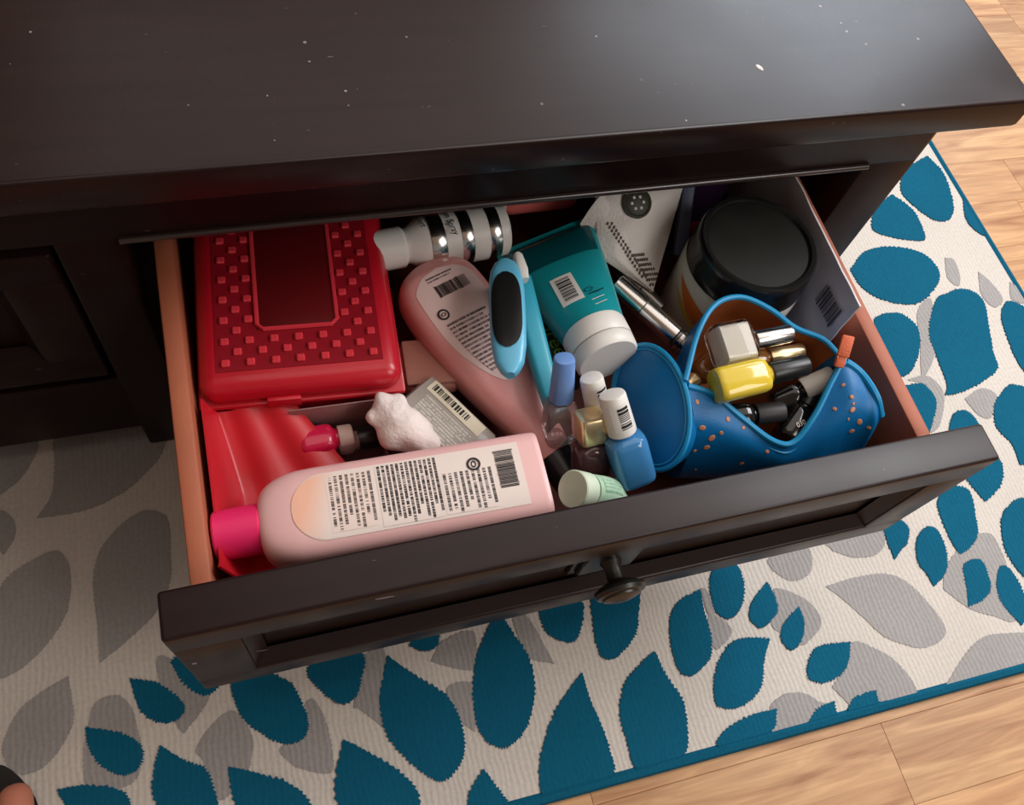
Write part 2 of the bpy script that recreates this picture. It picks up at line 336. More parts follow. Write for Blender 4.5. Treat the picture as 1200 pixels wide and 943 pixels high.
M = dict(
    top=dark_wood('espresso_tabletop', (.015, .0060, .0054, 1), .28, .15, .33), wood=dark_wood('espresso_wood', ESP, .30, .04, .16), drawerwood=dark_wood('espresso_drawer_front', (.014, .0058, .0056, 1), .36, .06, .40),
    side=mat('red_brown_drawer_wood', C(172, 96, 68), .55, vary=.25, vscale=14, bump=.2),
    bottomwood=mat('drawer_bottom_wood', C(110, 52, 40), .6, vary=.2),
    plank=plank_mat(), cream=rug_mat('rug_cream', C(202, 194, 185), 1), teal=rug_mat('rug_teal', C(14, 90, 118), .35), grey=rug_mat('rug_grey', C(158, 154, 152), 1),
    knob=mat('knob_metal', (.06, .06, .055, 1), .34, metal=.8, vary=.3, vscale=200), plate=mat('knob_plate_metal', (.02, .02, .022, 1), .3, metal=.7),
    redbox=mat('red_translucent_plastic', C(198, 24, 42), .30, trans=.10, coat=.2), redclear=mat('red_clear_plastic', C(150, 22, 36), .3, trans=.1), redwin=mat('red_window_plastic', C(104, 20, 24), .22, trans=.15),
    redrim=mat('red_frosted_plastic', C(214, 54, 66), .35), vinyl=mat('red_vinyl', C(200, 26, 40), .38, trans=.08, coat=.15),
    pink=mat('pink_remover_bottle', C(230, 182, 180), .32, sss=.1, coat=.15), pink2=mat('pink_remover_bottle_deep', C(224, 154, 150), .32, sss=.1, coat=.15),
    pinkcap=mat('hot_pink_plastic', C(232, 42, 104), .4), black=mat('black_plastic', (.012, .012, .012, 1), .3), blackmatte=mat('black_matt_plastic', (.022, .02, .02, 1), .5),
    paper=mat('label_paper', C(232, 216, 208), .45), ink=mat('label_ink', (.015, .012, .012, 1), .5), white=mat('white_plastic', C(232, 228, 222), .35), peach=mat('label_peach', C(240, 190, 166), .45),
    text=text_mat('label_small_print', C(232, 216, 208), (.06, .045, .045, 1), 17, 16, .86, True), textb=text_mat('label_bold_print', C(232, 216, 208), (.025, .018, .018, 1), 13, 14, .9, True, .62),
    text2=text_mat('bottle_small_print', C(226, 200, 194), (.08, .06, .06, 1), 15, 14, .84), textg=text_mat('faint_print', C(168, 162, 154), C(214, 208, 200), 9, 10, .8),
    silver=mat('silver_foil', (.75, .74, .72, 1), .2, metal=1), gold=mat('gold_metal', (.95, .74, .42, 1), .28, metal=.85), dsilver=mat('dark_silver', (.25, .24, .23, 1), .3, metal=.9),
    tealtube=mat('teal_tube', C(24, 150, 158), .34, coat=.15), tealdark=mat('teal_tube_clear_end', C(14, 92, 100), .2, trans=.15, coat=.3),
    ltblue=mat('light_blue_plastic', C(104, 190, 226), .3, coat=.2), tealhandle=mat('teal_blue_plastic', C(50, 160, 184), .35),
    greenink=mat('green_print', C(120, 170, 70), .5), cloth=mat('white_cloth', C(234, 226, 218), .85, bump=.6, bscale=500, vary=.08), olive=mat('dark_olive_seal', C(62, 60, 48), .5, bump=.5, bscale=600), hole=mat('mesh_hole', C(96, 82, 76), .8),
    slate=mat('slate_blue_plastic', C(96, 104, 128), .4), cardgrey=mat('grey_wrap', C(226, 220, 222), .3, bump=1.0, bscale=45, coat=.3), purple=mat('dark_purple_print', C(44, 22, 48), .35), lilac=mat('lilac_print', C(128, 96, 128), .4), crimson=mat('crimson_print', C(160, 16, 48), .4),
    jarbody=mat('jar_white', C(222, 214, 200), .35), orange=mat('jar_orange_print', C(232, 120, 54), .4), yellowp=mat('jar_yellow_print', C(226, 196, 90), .4), lid=mat('jar_lid_black', (.01, .01, .01, 1), .22), lidtop=mat('jar_lid_dusty_black', (.014, .013, .011, 1), .45, spec=.25, vary=.5, vscale=40),
    blue=mat('blue_neoprene', C(0, 106, 168), .42, vary=.1, vscale=25, bump=.15, bscale=900), bluezip=mat('blue_zip_tape', C(20, 142, 196), .4), lining=mat('orange_lining', C(168, 92, 44), .7, vary=.2), coral=mat('coral_leather', C(226, 112, 76), .5, bump=.4, bscale=700), copper=mat('copper_dots', C(206, 140, 104), .4),
    polwhite=mat('white_polish', C(228, 222, 210), .12, coat=.6), yellow=mat('yellow_polish', C(222, 194, 62), .12, coat=.6), polblue=mat('blue_polish', C(62, 128, 182), .14, coat=.6), capblue=mat('periwinkle_cap', C(112, 152, 214), .3),
    glass2=mat('clear_bottle_glass', (.97, .96, .94, 1), .02, trans=1.0, ior=1.3),
    glass=mat('clear_glass', (.85, .8, .8, 1), .03, trans=.85), mauve=mat('mauve_polish', C(120, 70, 74), .14, coat=.6), darkglass=mat('plum_glass', C(96, 66, 70), .06, trans=.35, coat=.5), amber=mat('amber_glass', C(160, 104, 52), .1, trans=.3, coat=.4), blackglass=mat('black_polish', (.008, .008, .009, 1), .1, coat=.5),
    mint=mat('mint_plastic', C(176, 208, 180), .4, sss=.1), mintcap=mat('pale_mint_cap', C(206, 218, 196), .4, sss=.1),
    grey2=mat('grey_frosted_bottle', C(164, 156, 148), .35, coat=.2), cream2=mat('cream_sticker', C(232, 222, 198), .5), cotton=mat('white_cotton', C(240, 226, 222), .95, bump=.8, bscale=300, sss=.1), clearbox=mat('clear_box_plastic', C(196, 150, 148), .15, trans=.55), magenta=mat('magenta_polish', C(196, 22, 66), .2, coat=.4), beige=mat('beige_plastic', C(206, 178, 168), .4), coralpink=mat('coral_pink_plastic', C(226, 112, 104), .35), brown=mat('dusty_rose_plastic', C(170, 112, 98), .5),
    scuff=mat('pale_scuff', C(150, 142, 146), .5),
    glint_bead=mat('lip_highlight', (.03, .018, .016, 1), .28, coat=.6),  # paler glossy coat for the highlight along the lip, no wear
    ceil=mat('ceiling_paint', C(226, 222, 214), .9), wallpaint=mat('wall_paint', C(168, 152, 138), .9),
    skin=mat('skin', C(206, 132, 108), .55, sss=.15, vary=.06, bump=.1), nail=mat('toenail', C(222, 160, 146), .3), rubber=mat('black_rubber', (.012, .012, .012, 1), .6),
)

# ------------------------------------------------------------------ floor and rug (rug top is z = 0)
FZ = -0.010
fl = obj('floor', box2(-3, 3, -3, 3, FZ - .04, FZ - .006, 0), M['plank']); fl['kind'] = 'structure'
for nm, bb in (('ceiling', (-3, 3, -3, 3, 2.40, 2.46)), ('wall_back', (-3, 3, 3, 3.1, FZ, 2.42)), ('wall_right', (3, 3.1, -3, 3, FZ, 2.42)), ('wall_left', (-3.1, -3, -3, 3, FZ, 2.42))):
    obj(nm, box2(*bb, 0), M['ceil'] if nm == 'ceiling' else M['wallpaint'])['kind'] = 'structure'
PW = 0.066
pm = finish(box2(0, 1, -PW / 2 + .0001, PW / 2 - .0001, -.006, 0, .00025, 1), 30)
plank_meshes = {}
rr = random.Random(3)
for i, y in enumerate([-.93 + PW * k for k in range(34)]):
    x = -.25 - rr.random() * .3 if y < -.3 else .5 - rr.random() * .3
    while x < 1.5:
        L = rr.choice((.28, .36, .44, .52)); key = L
        if key not in plank_meshes:
            plank_meshes[key] = finish(box2(.0001, L - .0001, -PW / 2 + .0001, PW / 2 - .0001, -.006, 0, .00025, 1), 30); plank_meshes[key].name = 'plank'
        obj('plank', plank_meshes[key], M['plank'], fl, T(x, y, FZ)); x += L

RY0, RX1, RYAW = -.356, .650, -.0073
rug = thing('area_rug', 'cream area rug with teal and grey leaf pattern under the dark table', 'rug', Rm(RYAW, 'Z') @ T(0, 0, 0))
obj('pile', box2(-1.5, RX1 - .003, RY0 + .003, 1.1, FZ + .0002, 0, .002, 2), M['cream'], rug)
tb = tube(catmull([(-1.5, RY0 + .004, -.004), (RX1 - .03, RY0 + .004, -.004), (RX1 - .004, RY0 + .03, -.004), (RX1 - .004, 1.1, -.004)], 10), .0055, 8)
obj('border', tb, M['teal'], rug)['label'] = 'teal bound edge'
LEAF_T = [
 [(152,795),(185,800),(210,818),(217,832),(205,845),(185,846),(165,832)], [(100,852),(140,858),(163,870),(168,888),(158,904),(140,908),(118,896),(104,875)],
 [(188,873),(215,890),(240,900),(252,925),(255,960),(220,975),(182,940),(181,900)], [(67,925),(100,920),(140,925),(152,945),(120,965),(80,945)],
 [(267,898),(300,905),(340,918),(365,945),(350,985),(300,985),(275,940)], [(200,775),(215,800),(240,815),(258,800),(250,770),(220,760)],
 [(290,770),(272,800),(274,818),(286,843),(310,862),(335,872),(355,866),(362,850),(357,830),(345,805),(328,793)], [(380,755),(360,785),(372,805),(390,820),(403,825),(418,815),(424,795),(425,765)],
 [(454,768),(485,790),(520,812),(538,838),(545,868),(540,895),(520,915),(500,908),(475,888),(453,860),(445,820)], [(402,866),(430,880),(470,905),(492,935),(480,980),(420,990),(393,930)],
 [(585,715),(600,740),(620,770),(627,810),(620,845),(608,865),(590,876),(570,868),(558,845),(554,810),(558,770),(572,735)], [(480,757),(495,763),(508,760),(515,750),(510,735),(485,740)],
 [(650,695),(632,715),(640,740),(655,750),(670,752),(680,740),(682,705)], [(713,773),(702,765),(695,730),(697,690),(745,680),(748,725),(742,748),(725,768)],
 [(682,787),(690,815),(705,850),(715,880),(718,907),(680,925),(640,940),(632,900),(640,860),(655,825)], [(767,762),(780,790),(800,820),(805,850),(803,882),(775,895),(745,900),(735,870),(726,835),(732,800),(750,778)],
 [(820,690),(825,715),(833,745),(832,770),(820,785),(808,792),(795,785),(786,755),(785,725),(795,705)], [(850,655),(835,665),(832,690),(838,715),(850,725),(862,720),(870,705),(871,680),(862,660)],
 [(899,681),(908,700),(911,715),(902,728),(892,736),(880,728),(878,715),(884,700)], [(936,711),(942,728),(941,745),(933,758),(925,761),(916,752),(915,738),(922,725)],
 [(902,748),(895,775),(893,800),(880,820),(860,830),(840,826),(836,800),(842,775),(855,755),(875,747)], [(996,752),(994,775),(985,790),(965,800),(948,795),(946,778),(955,760),(975,754)],
 [(910,830),(905,855),(870,870),(840,874),(850,855),(880,838)], [(978,821),(978,842),(948,849),(958,830)], [(1026,808),(1027,826),(995,836),(1000,818)],
 [(566,900),(585,925),(595,945),(560,960),(548,935)], [(1048,656),(1036,625),(1040,612),(1055,610),(1065,620),(1063,635),(1055,645)],
 [(1094,687),(1085,672),(1076,660),(1073,645),(1075,630),(1085,618),(1097,620),(1107,640),(1110,660),(1105,675)], [(1124,650),(1112,630),(1100,600),(1100,582),(1115,570),(1135,575),(1143,605),(1145,625),(1137,640)],
 [(1134,711),(1132,690),(1128,665),(1138,656),(1150,657),(1158,675),(1160,690),(1152,702)], [(1197,733),(1180,715),(1170,700),(1167,680),(1172,664),(1184,668),(1197,690),(1205,715)],
 [(1230,690),(1205,680),(1190,665),(1176,640),(1173,610),(1180,595),(1195,584),(1215,590),(1230,630)], [(1155,588),(1135,565),(1125,545),(1140,530),(1160,530),(1173,542),(1174,565)],
 [(1112,505),(1113,495),(1118,485),(1130,481),(1142,490),(1146,505)], [(1195,545),(1185,520),(1167,500),(1165,475),(1177,456),(1188,451),(1210,460),(1225,500),(1215,540)],
 [(1107,463),(1109,450),(1098,420),(1089,395),(1090,372),(1098,350),(1110,344),(1123,339),(1140,342),(1153,355),(1158,380),(1163,410),(1168,432),(1150,448),(1125,460)],
 [(996,316),(1010,298),(1030,290),(1060,291),(1085,300),(1100,318),(1097,335),(1080,353),(1060,357),(1030,350),(1008,335)], [(1086,183),(1103,200),(1112,220),(1117,245),(1110,258),(1095,258),(1075,245),(1056,225),(1060,200)],
 [(1045,228),(1068,245),(1080,265),(1083,280),(1070,282),(1040,277),(1022,268),(1025,245)], [(1025,373),(1040,367),(1058,369),(1075,385),(1077,410),(1070,430),(1060,440),(1045,440),(1020,400)],
 [(1060,452),(1080,450),(1093,462),(1097,475),(1092,495),(1085,510),(1065,490)], [(1240,460),(1205,440),(1190,420),(1178,390),(1173,370),(1178,355),(1190,355),(1210,370),(1235,420)], [(1128,232),(1135,243),(1150,265),(1153,276),(1140,268),(1131,255)],
]
LEAF_G = [
 [(5,795),(-10,790),(-15,740),(-5,700),(10,675),(40,655),(65,645),(78,655),(83,675),(82,700),(75,725),(55,755),(30,780)], [(117,777),(115,740),(110,700),(110,670),(120,640),(145,612),(170,598),(192,603),(199,620),(200,650),(200,680),(185,715),(150,750)],
 [(42,608),(60,580),(64,545),(68,505),(130,490),(200,480),(190,530),(165,560),(140,580),(100,598)], [(-10,590),(0,580),(20,565),(35,545),(45,520),(30,505),(-20,520)], [(5,650),(17,630),(18,615),(10,602),(-5,600),(-20,630)],
 [(80,792),(85,820),(85,850),(65,885),(40,905),(15,905),(3,880),(10,855),(25,830),(50,810)], [(100,925),(98,880),(104,850),(108,830),(120,818),(140,815),(155,830),(160,850),(165,870),(162,910),(135,925)],
 [(215,860),(205,845),(185,790),(190,768),(230,790),(245,815),(235,835)], [(250,935),(240,895),(230,880),(240,860),(258,840),(275,833),(290,850),(297,870),(295,885),(290,905),(265,935)],
 [(345,898),(328,880),(340,865),(362,820),(378,835),(388,870),(390,903),(370,905)], [(452,855),(440,845),(420,830),(415,825),(427,770),(450,760),(450,800)], [(505,775),(510,765),(520,750),(555,740),(556,780),(545,785),(520,780)],
 [(557,858),(540,845),(530,830),(525,805),(553,800),(557,830)], [(650,778),(620,770),(605,740),(600,715),(618,722),(640,760)], [(820,690),(828,692),(838,715),(830,720)], [(832,755),(830,722),(845,725),(858,740),(842,760)],
 [(905,735),(900,705),(908,690),(925,693),(945,703),(960,720),(961,735),(948,750),(935,755)], [(905,668),(900,655),(920,645),(945,640),(952,660),(945,675),(925,680)], [(975,645),(970,632),(1025,615),(1037,635),(1025,650),(1000,653)],
 [(967,687),(1000,677),(1035,672),(1060,680),(1082,700),(1102,725),(1108,740),(1100,752),(1080,759),(1060,755),(1035,745),(1010,722),(985,700)], [(975,805),(990,780),(1000,752),(1030,762),(1050,775),(1070,800),(1071,817),(1030,822),(1000,827),(985,815)],
 [(905,858),(902,830),(912,818),(925,812),(945,813),(960,822),(978,828),(945,850)], [(1108,803),(1130,768),(1150,748),(1175,742),(1215,745),(1215,780),(1150,795)], [(1105,690),(1108,665),(1130,635),(1150,625),(1165,630),(1182,670),(1190,725),(1165,722),(1135,712)],
 [(1078,400),(1075,365),(1090,350),(1095,380),(1097,405),(1090,430),(1080,440)], [(1107,302),(1118,305),(1125,325),(1122,335),(1110,325)], [(1146,318),(1160,330),(1175,350),(1165,360),(1150,345)], [(1183,330),(1195,340),(1200,355),(1185,350)],
 [(1130,467),(1150,455),(1167,462),(1165,475),(1160,490),(1145,485)], [(1063,445),(1085,440),(1103,455),(1106,475),(1100,500),(1088,505),(1096,475),(1084,452)],
]
def leaf(pts, z1, mt, jag, i):
    W = [rug.matrix_world.inverted() @ at(x, y, 0) for x, y in pts]
    tip = W[0]; P = [tip] + W[1:]
    c = catmull([tip + (tip - W[1]) * .0] + W[1:] + [tip], 12)[:-1]
    rnd = random.Random(i); out = []; acc = 0; n = len(c)
    ctr = sum(c, Vector()) / n
    dense = []
    for k in range(n):
        a, b = c[k], c[(k + 1) % n]; s = max(1, int((b - a).length / .0022))
        for q in range(s): dense.append(a.lerp(b, q / s))
    for k, p in enumerate(dense):
        d = (p - ctr).normalized(); out.append(p + d * (jag * (1 if k % 2 else -1) * (.4 + rnd.random()) + rnd.uniform(-1, 1) * jag * .5))
    out = [Vector((min(p.x, RX1 - .0045), max(p.y, RY0 + .0045), 0)) for p in out]
    b = bmesh.new(); vs = [b.verts.new((p.x, p.y, z1)) for p in out]
    vl = [b.verts.new((p.x, p.y, -.0006)) for p in out]
    es = [b.edges.new((vs[k], vs[(k + 1) % len(vs)])) for k in range(len(vs))]
    bmesh.ops.triangle_fill(b, edges=es, use_beauty=True)
    for k in range(len(vs)): j = (k + 1) % len(vs); b.faces.new((vs[k], vs[j], vl[j], vl[k]))
    return obj('leaf_motif', b, mt, rug, smooth=0)
for i, p in enumerate(LEAF_G): leaf(p, .0006 + .00002 * i / 30, M['grey'], .0005, i)
for i, p in enumerate(LEAF_T): leaf(p, .0012 + .00002 * i / 30, M['teal'], .0009, 100 + i)
# pattern that runs on under the table and past the left of the view
rr = random.Random(11)
def gen_leaf(x, y, a, L, mt, z, i):
    q = [at(0, 0, 0) * 0 + Vector((x + math.cos(a) * u - math.sin(a) * v, y + math.sin(a) * u + math.cos(a) * v, 0)) for u, v in ((L, 0), (L * .5, L * .38), (-L * .2, L * .48), (-L * .8, L * .3), (-L, 0), (-L * .8, -L * .3), (-L * .2, -L * .48), (L * .5, -L * .38))]
    c = catmull(q, 5, True)
    obj('leaf_motif', prism([(p.x, p.y) for p in c], -.0006, z), mt, rug, smooth=0)
for i in range(26):
    gx, gy = -.62 - .13 * (i % 3), -.28 + .11 * (i // 3)
    gen_leaf(gx + rr.uniform(-.02, .02), gy + rr.uniform(-.02, .02), rr.uniform(0, 6.2), .045, M['grey'] if i % 2 else M['teal'], .0008, i)
for i in range(14):
    gen_leaf(-.16 + .12 * (i % 4) + rr.uniform(-.02, .02), -.12 + .11 * (i // 4), rr.uniform(0, 6.2), .042, M['teal'] if i % 2 else M['grey'], .0008, i)

for i in range(27):
    gen_leaf(.36 + .105 * (i % 3) + rr.uniform(-.015, .015), .40 + .085 * (i // 3) + rr.uniform(-.015, .015), rr.uniform(0, 6.2), .040, M['grey'] if i % 3 == 2 else M['teal'], .0008, i)
# ------------------------------------------------------------------ coffee table with drawers
ZT, OV, TX, TT, LX, ZL = .3573, .0248, .3403, .0258, .3103, .2742
BX, BY = -1.14, .56
tbl = thing('coffee_table', 'dark espresso coffee table with scuffed top and one drawer pulled open', 'table', T(0, 0, 0))
bm = bmesh.new()
bmesh.ops.create_cube(bm, size=1, matrix=T((BX + TX) / 2, (-OV + BY) / 2, ZT - TT / 2) @ Matrix.Diagonal((TX - BX, BY + OV, TT, 1)))
bmesh.ops.bevel(bm, geom=[e for e in bm.edges if all(v.co.z > ZT - .001 for v in e.verts)], offset=.0025, segments=3, affect='EDGES', profile=.5)
bmesh.ops.bevel(bm, geom=[e for e in bm.edges if all(v.co.z < ZT - TT + .001 for v in e.verts)], offset=.004, segments=2, affect='EDGES', profile=.5)
obj('tabletop', bm, M['top'], tbl)
obj('top_rail', box2(BX + .05, LX, 0, .022, ZL, ZT - TT, .0045, 4), M['wood'], tbl)
obj('lip_highlight_bead', tube([(-.264, -.0006, ZL + .0024), (.2645, -.0006, ZL + .0024)], .0026, 12), M['glint_bead'], tbl)  # added strip, shaped to give the bright highlight along the opening lip
# right post: front stile and side
obj('post', box2(.2640, LX, .0005, .046, 0, ZT - TT, .003), M['wood'], tbl)
obj('post', box2(-.302, -.2640, .0008, .03, 0, ZL + .01, .003), M['wood'], tbl)
obj('post', box2(BX + .03, BX + .08, .0005, .046, 0, ZT - TT, .003), M['wood'], tbl)
obj('post', box2(.2640, LX, BY - .07, BY - .024, 0, ZT - TT, .003), M['wood'], tbl)
obj('side_panel', box2(.288, .302, .04, BY - .06, .03, ZT - TT, .002), M['wood'], tbl)
obj('back_panel', box2(BX + .05, .29, BY - .045, BY - .035, .03, ZT - TT, .002), M['wood'], tbl)
obj('bottom_rail', box2(BX + .05, .27, .003, .022, .03, .112, .003), M['wood'], tbl)
obj('divider', box2(-.29, -.276, .03, BY - .05, .04, ZT - TT, .002), M['wood'], tbl)
W, TH, H, YD = .26, .0265, .1444, -.2142
def drawer_front(sub, x0, x1, yb):
    """frame of rails and stiles around a recessed panel; returns the frame mesh"""
    b = bmesh.new(); yf = yb - TH; fr = .030
    box2(x0, x1, yf, yb, -fr, 0, .0022, 3, b); box2(x0, x1, yf, yb, -H, -H + fr, .0022, 3, b)
    box2(x0, x0 + .036, yf + .0001, yb - .0001, -H + fr - .004, -fr + .004, .0022, 2, b); box2(x1 - .036, x1, yf + .0001, yb - .0001, -H + fr - .004, -fr + .004, .0022, 2, b)
    return b
def moulding(x0, x1, yf, z0, z1, w=.009, d=.010):
    b = bmesh.new(); A = [(x0, z0), (x1, z0), (x1, z1), (x0, z1)]; Bq = [(x0 + w, z0 + w), (x1 - w, z0 + w), (x1 - w, z1 - w), (x0 + w, z1 - w)]
    va = [b.verts.new((x, yf + .001, z)) for x, z in A]; vb = [b.verts.new((x, yf + d, z)) for x, z in Bq]; vc = [b.verts.new((x, yf + d + .004, z)) for x, z in A]
    for k in range(4):
        j = (k + 1) % 4; b.faces.new((va[k], va[j], vb[j], vb[k])); b.faces.new((vb[k], vb[j], vc[j], vc[k])); b.faces.new((vc[k], vc[j], va[j], va[k]))
    return b
YAW, DROOP, DX, ZD, INS, DD = .0094, .0148, -.0035, .2641, .0122, .0331
DM = T(DX, 0, ZD) @ Rm(YAW, 'Z') @ Rm(DROOP, 'X')
def drawer(m, yb, knobx, full):
    d = obj('drawer', drawer_front(None, -W, W, yb), M['drawerwood'] if full else M['wood'], tbl, m); yf = yb - TH
    obj('front_panel', box2(-W + .03, W - .03, yf + .012, yb - .003, -H + .025, -.025, .001), M['drawerwood'] if full else M['wood'], d)
    obj('moulding', moulding(-W + .035, W - .035, yf, -H + .029, -.029), M['drawerwood'] if full else M['wood'], d, smooth=0)
    kz = -.066
    b = bmesh.new(); rbox(.050, .004, .050, .0012, 1, (0, 0, 0), b); rbox(.040, .005, .040, .0015, 1, (0, -.003, 0), b)
    obj('knob_plate', b, M['plate'], d, T(knobx, yf + .011, kz))
    k = lathe([(0, 0), (.0075, 0), (.0075, .004), (.0055, .008), (.006, .016), (.012, .0185), (.0165, .021), (.0172, .023), (.0158, .0255), (.013, .0262), (.0125, .0275), (.006, .0295), (0, .030)], 32)
    obj('knob', k, M['knob'], d, T(knobx, yf + .009, kz) @ Rm(math.pi / 2, 'X'))
    if full:
        xo = W - INS; th = .012
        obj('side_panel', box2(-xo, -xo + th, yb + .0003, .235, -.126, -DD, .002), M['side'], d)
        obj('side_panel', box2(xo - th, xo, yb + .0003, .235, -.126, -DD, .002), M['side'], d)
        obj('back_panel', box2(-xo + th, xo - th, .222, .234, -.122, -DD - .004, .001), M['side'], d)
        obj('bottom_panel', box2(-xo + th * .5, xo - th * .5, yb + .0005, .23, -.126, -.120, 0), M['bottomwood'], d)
    return d
def stick(bvh, px, py, off=.0002):
    """frame on the surface that the photograph shows at this pixel"""
    d = ray(px, py); h = bvh.ray_cast(CAM, d)
    if h[0] is None: return None
    n = h[1] if h[1].dot(d) < 0 else -h[1]
    mm = n.to_track_quat('Z', 'Y').to_matrix().to_4x4(); mm.translation = h[0] + n * off
    return mm
dr_open = drawer(DM, YD, .004, True)
bvh_d = BVHTree.FromPolygons([DM @ v.co for v in dr_open.data.vertices], [list(p.vertices) for p in dr_open.data.polygons])
for x0, y0, x1, y1, w_ in ((577, 694, 612, 682, .0016), (590, 688, 624, 676, .0010), (548, 712, 566, 707, .0016), (345, 737, 392, 728, .0009), (282, 767, 318, 760, .0008), (896, 612, 903, 610, .0014), (226, 778, 230, 776, .0018), (440, 702, 462, 698, .0007)):
    a, b = stick(bvh_d, x0, y0), stick(bvh_d, x1, y1)
    if a and b and (a.translation - b.translation).length < .06:
        mm = DM.inverted() @ frame(a.translation, b.translation, a.to_3x3() @ Vector((0, 0, 1))); L = (b.translation - a.translation).length
        obj('scuff', prism([(0, 0), (L * .3, -w_), (L * .7, -w_ * .6), (L, w_ * .3), (L * .6, w_), (L * .2, w_ * .7)], -.0002, .0001), M['scuff'], dr_open, mm, smooth=0)
sp_ = at(890, 79, ZT)
obj('white_spot', lathe([(.0022, 0), (.0018, .0004), (0, .0005)], 14), M['cotton'], tbl, T(sp_.x, sp_.y, ZT - .0001) @ Rm(.5, 'Z') @ Matrix.Diagonal((.8, 1.5, 1, 1)))
drawer(T(-.302 - W - .003, .0, ZD + .004), .0262, 0, False)

# ------------------------------------------------------------------ drawer contents
D0 = .143   # drawer floor height near the front
# --- red pencil box
A = at(233, 468, .212); B = at(473, 446, .212)
m = frame(A, B); wB = (B - A).length; LB = .205; zb = D0 + .006 - A.z
pb = thing('pencil_box', 'red translucent plastic pencil box with studded lid in back left of drawer', 'box', m)
bm = bmesh.new(); rbox(wB - .008, LB - .008, .05, .014, 4, (wB / 2, LB / 2, -.031), bm); obj('base', bm, M['redbox'], pb)
bm = bmesh.new(); rbox(wB, LB, .022, .012, 4, (wB / 2, LB / 2, -.004), bm); rbox(wB + .004, LB + .004, .0045, .002, 2, (wB / 2, LB / 2, -.013), bm)
lid = obj('lid', bm, M['redbox'], pb)
lz = .0072
obj('recess', prism([(.012, .014), (wB - .012, .014), (wB - .012, LB - .014), (.012, LB - .014)], lz - .001, lz + .0003), M['redclear'], lid)
wx0, wx1, wy0, wy1 = wB * .30, wB * .70, .044, LB - .044
obj('lid_window', box2(wx0, wx1, wy0, wy1, lz - .001, lz + .0012, .0008), M['redwin'], lid)['label'] = 'smooth dark clear window of the lid'
obj('window_rim', tube([Vector((x, y, lz + .0012)) for x, y in ((wx0 + .004, wy0), (wx1 - .004, wy0), (wx1, wy0 + .004), (wx1, wy1 - .004), (wx1 - .004, wy1), (wx0 + .004, wy1), (wx0, wy1 - .004), (wx0, wy0 + .004))], .0016, 6, True), M['redrim'], lid)
sm = finish(rbox(.0056, .0054, .0026, .0009, 1), 30); sm.name = 'stud'
nx = 13; ny = 21
for i in range(nx):
    for j in range(ny):
        if (i + j) % 2: continue
        x = .018 + (wB - .036) * i / (nx - 1); y = .020 + (LB - .040) * j / (ny - 1)
        if wx0 - .004 < x < wx1 + .004 and wy0 - .004 < y < wy1 + .004: continue
        obj('stud', sm, M['redrim'], lid, T(x, y, lz + .0010))
obj('latch', rbox(.022, .004, .010, .0012, 2, (wB * .40, -.0015, -.010)), M['redbox'], pb)

# --- red vinyl pouch flap in the front left
z0 = .168
def vin(u, v):
    xl = -.2335 - .001 * v; xr = -.1435 if v < .55 else -.1435 - .034 * ((v - .55) / .45)
    x = xl + (xr - xl) * u; y = -.1995 + .1165 * v
    z = .1745 + .0415 * (1 - min(1, u / .17)) ** 1.6
    z += .0024 * math.sin(u * 17 + .8) * min(1, u * 3) * (1 - .5 * v)
    z += .021 * max(0, (v - .55) / .45) ** 1.3 * min(1, u * 6)
    z += .014 * max(0, (.10 - v) / .10) ** 1.5 * (.35 + .65 * (1 - u))
    return (x, y, z)
tag(obj('vinyl_pouch', grid(vin, 44, 26, .0014), M['vinyl']), 'red vinyl pouch lying open under the cap of the front pink bottle', 'pouch')

# --- pink remover bottle lying along the front
P0, P1 = at(641, 548, .234), at(302, 606, .226)
Lb = (P1 - P0).length; hw = .0295; hb = .0195
m = frame(P0 - Vector((0, 0, hb)), P1 - Vector((0, 0, hb)))
def remover(name, label, m, Lb, hw, hb, bodymat, capmat, secs, capr, capl, x_neck):
    t = thing(name, label, 'bottle', m)
    L = Loft(secs, 44); obj('body', L.bm(), bodymat, t)
    obj('cap', cyl(capr, capr * .96, x_neck, x_neck + capl, .0012, 36), capmat, t)
    return t, L
secs = [(0, hw * .96, hb * .94, 5), (.0015, hw * .99, hb * .98, 5), (.004, hw, hb, 5)] + [(Lb * k, hw, hb, 5) for k in (.3, .6, .8)]
for k in range(1, 10):
    t = k / 9; xx = Lb - .030 + .030 * math.sin(t * math.pi / 2); a = math.cos(t * math.pi / 2)
    secs.append((xx, max(.0125, hw * (.42 + .58 * a ** .8)), max(.0125, hb * (.6 + .4 * a ** .7)), 5 - 2.6 * t))
secs.append((Lb + .003, .0120, .0120, 2))
b1, L1 = remover('remover_bottle', 'pink nail polish remover bottle with hot pink cap lying along the drawer front', m, Lb, hw, hb, M['pink'], M['pinkcap'], secs, .0157, .028, Lb - .001)
hl = hw * .72; xa, xb_ = .014, Lb - .020
half = lambda x: hl if x < xb_ - hl else hl * math.sqrt(max(0.0, 1 - ((x - (xb_ - hl)) / hl) ** 2)) + .0002
lab = obj('label', patch(L1, xa, xb_, half, .0003, 46, 12), M['paper'], b1)
half_p = lambda x: half(x)
obj('label_tint', patch(L1, xb_ - .026, xb_ - .0005, lambda x: half(x) * .97, .0004, 18, 10), peach_grad(), lab)['label'] = 'peach coloured end of the label'
obj('text_block', patch(L1, xb_ - .049, xb_ - .022, hl * .84, .0005, 8, 8), text_mat('label_print_end', C(233, 212, 202), (.09, .06, .06, 1), 8, 14, .8, True), lab)
obj('text_block', patch(L1, xa + .053, xb_ - .052, hl * .92, .0005, 10, 8), M['textb'], lab)
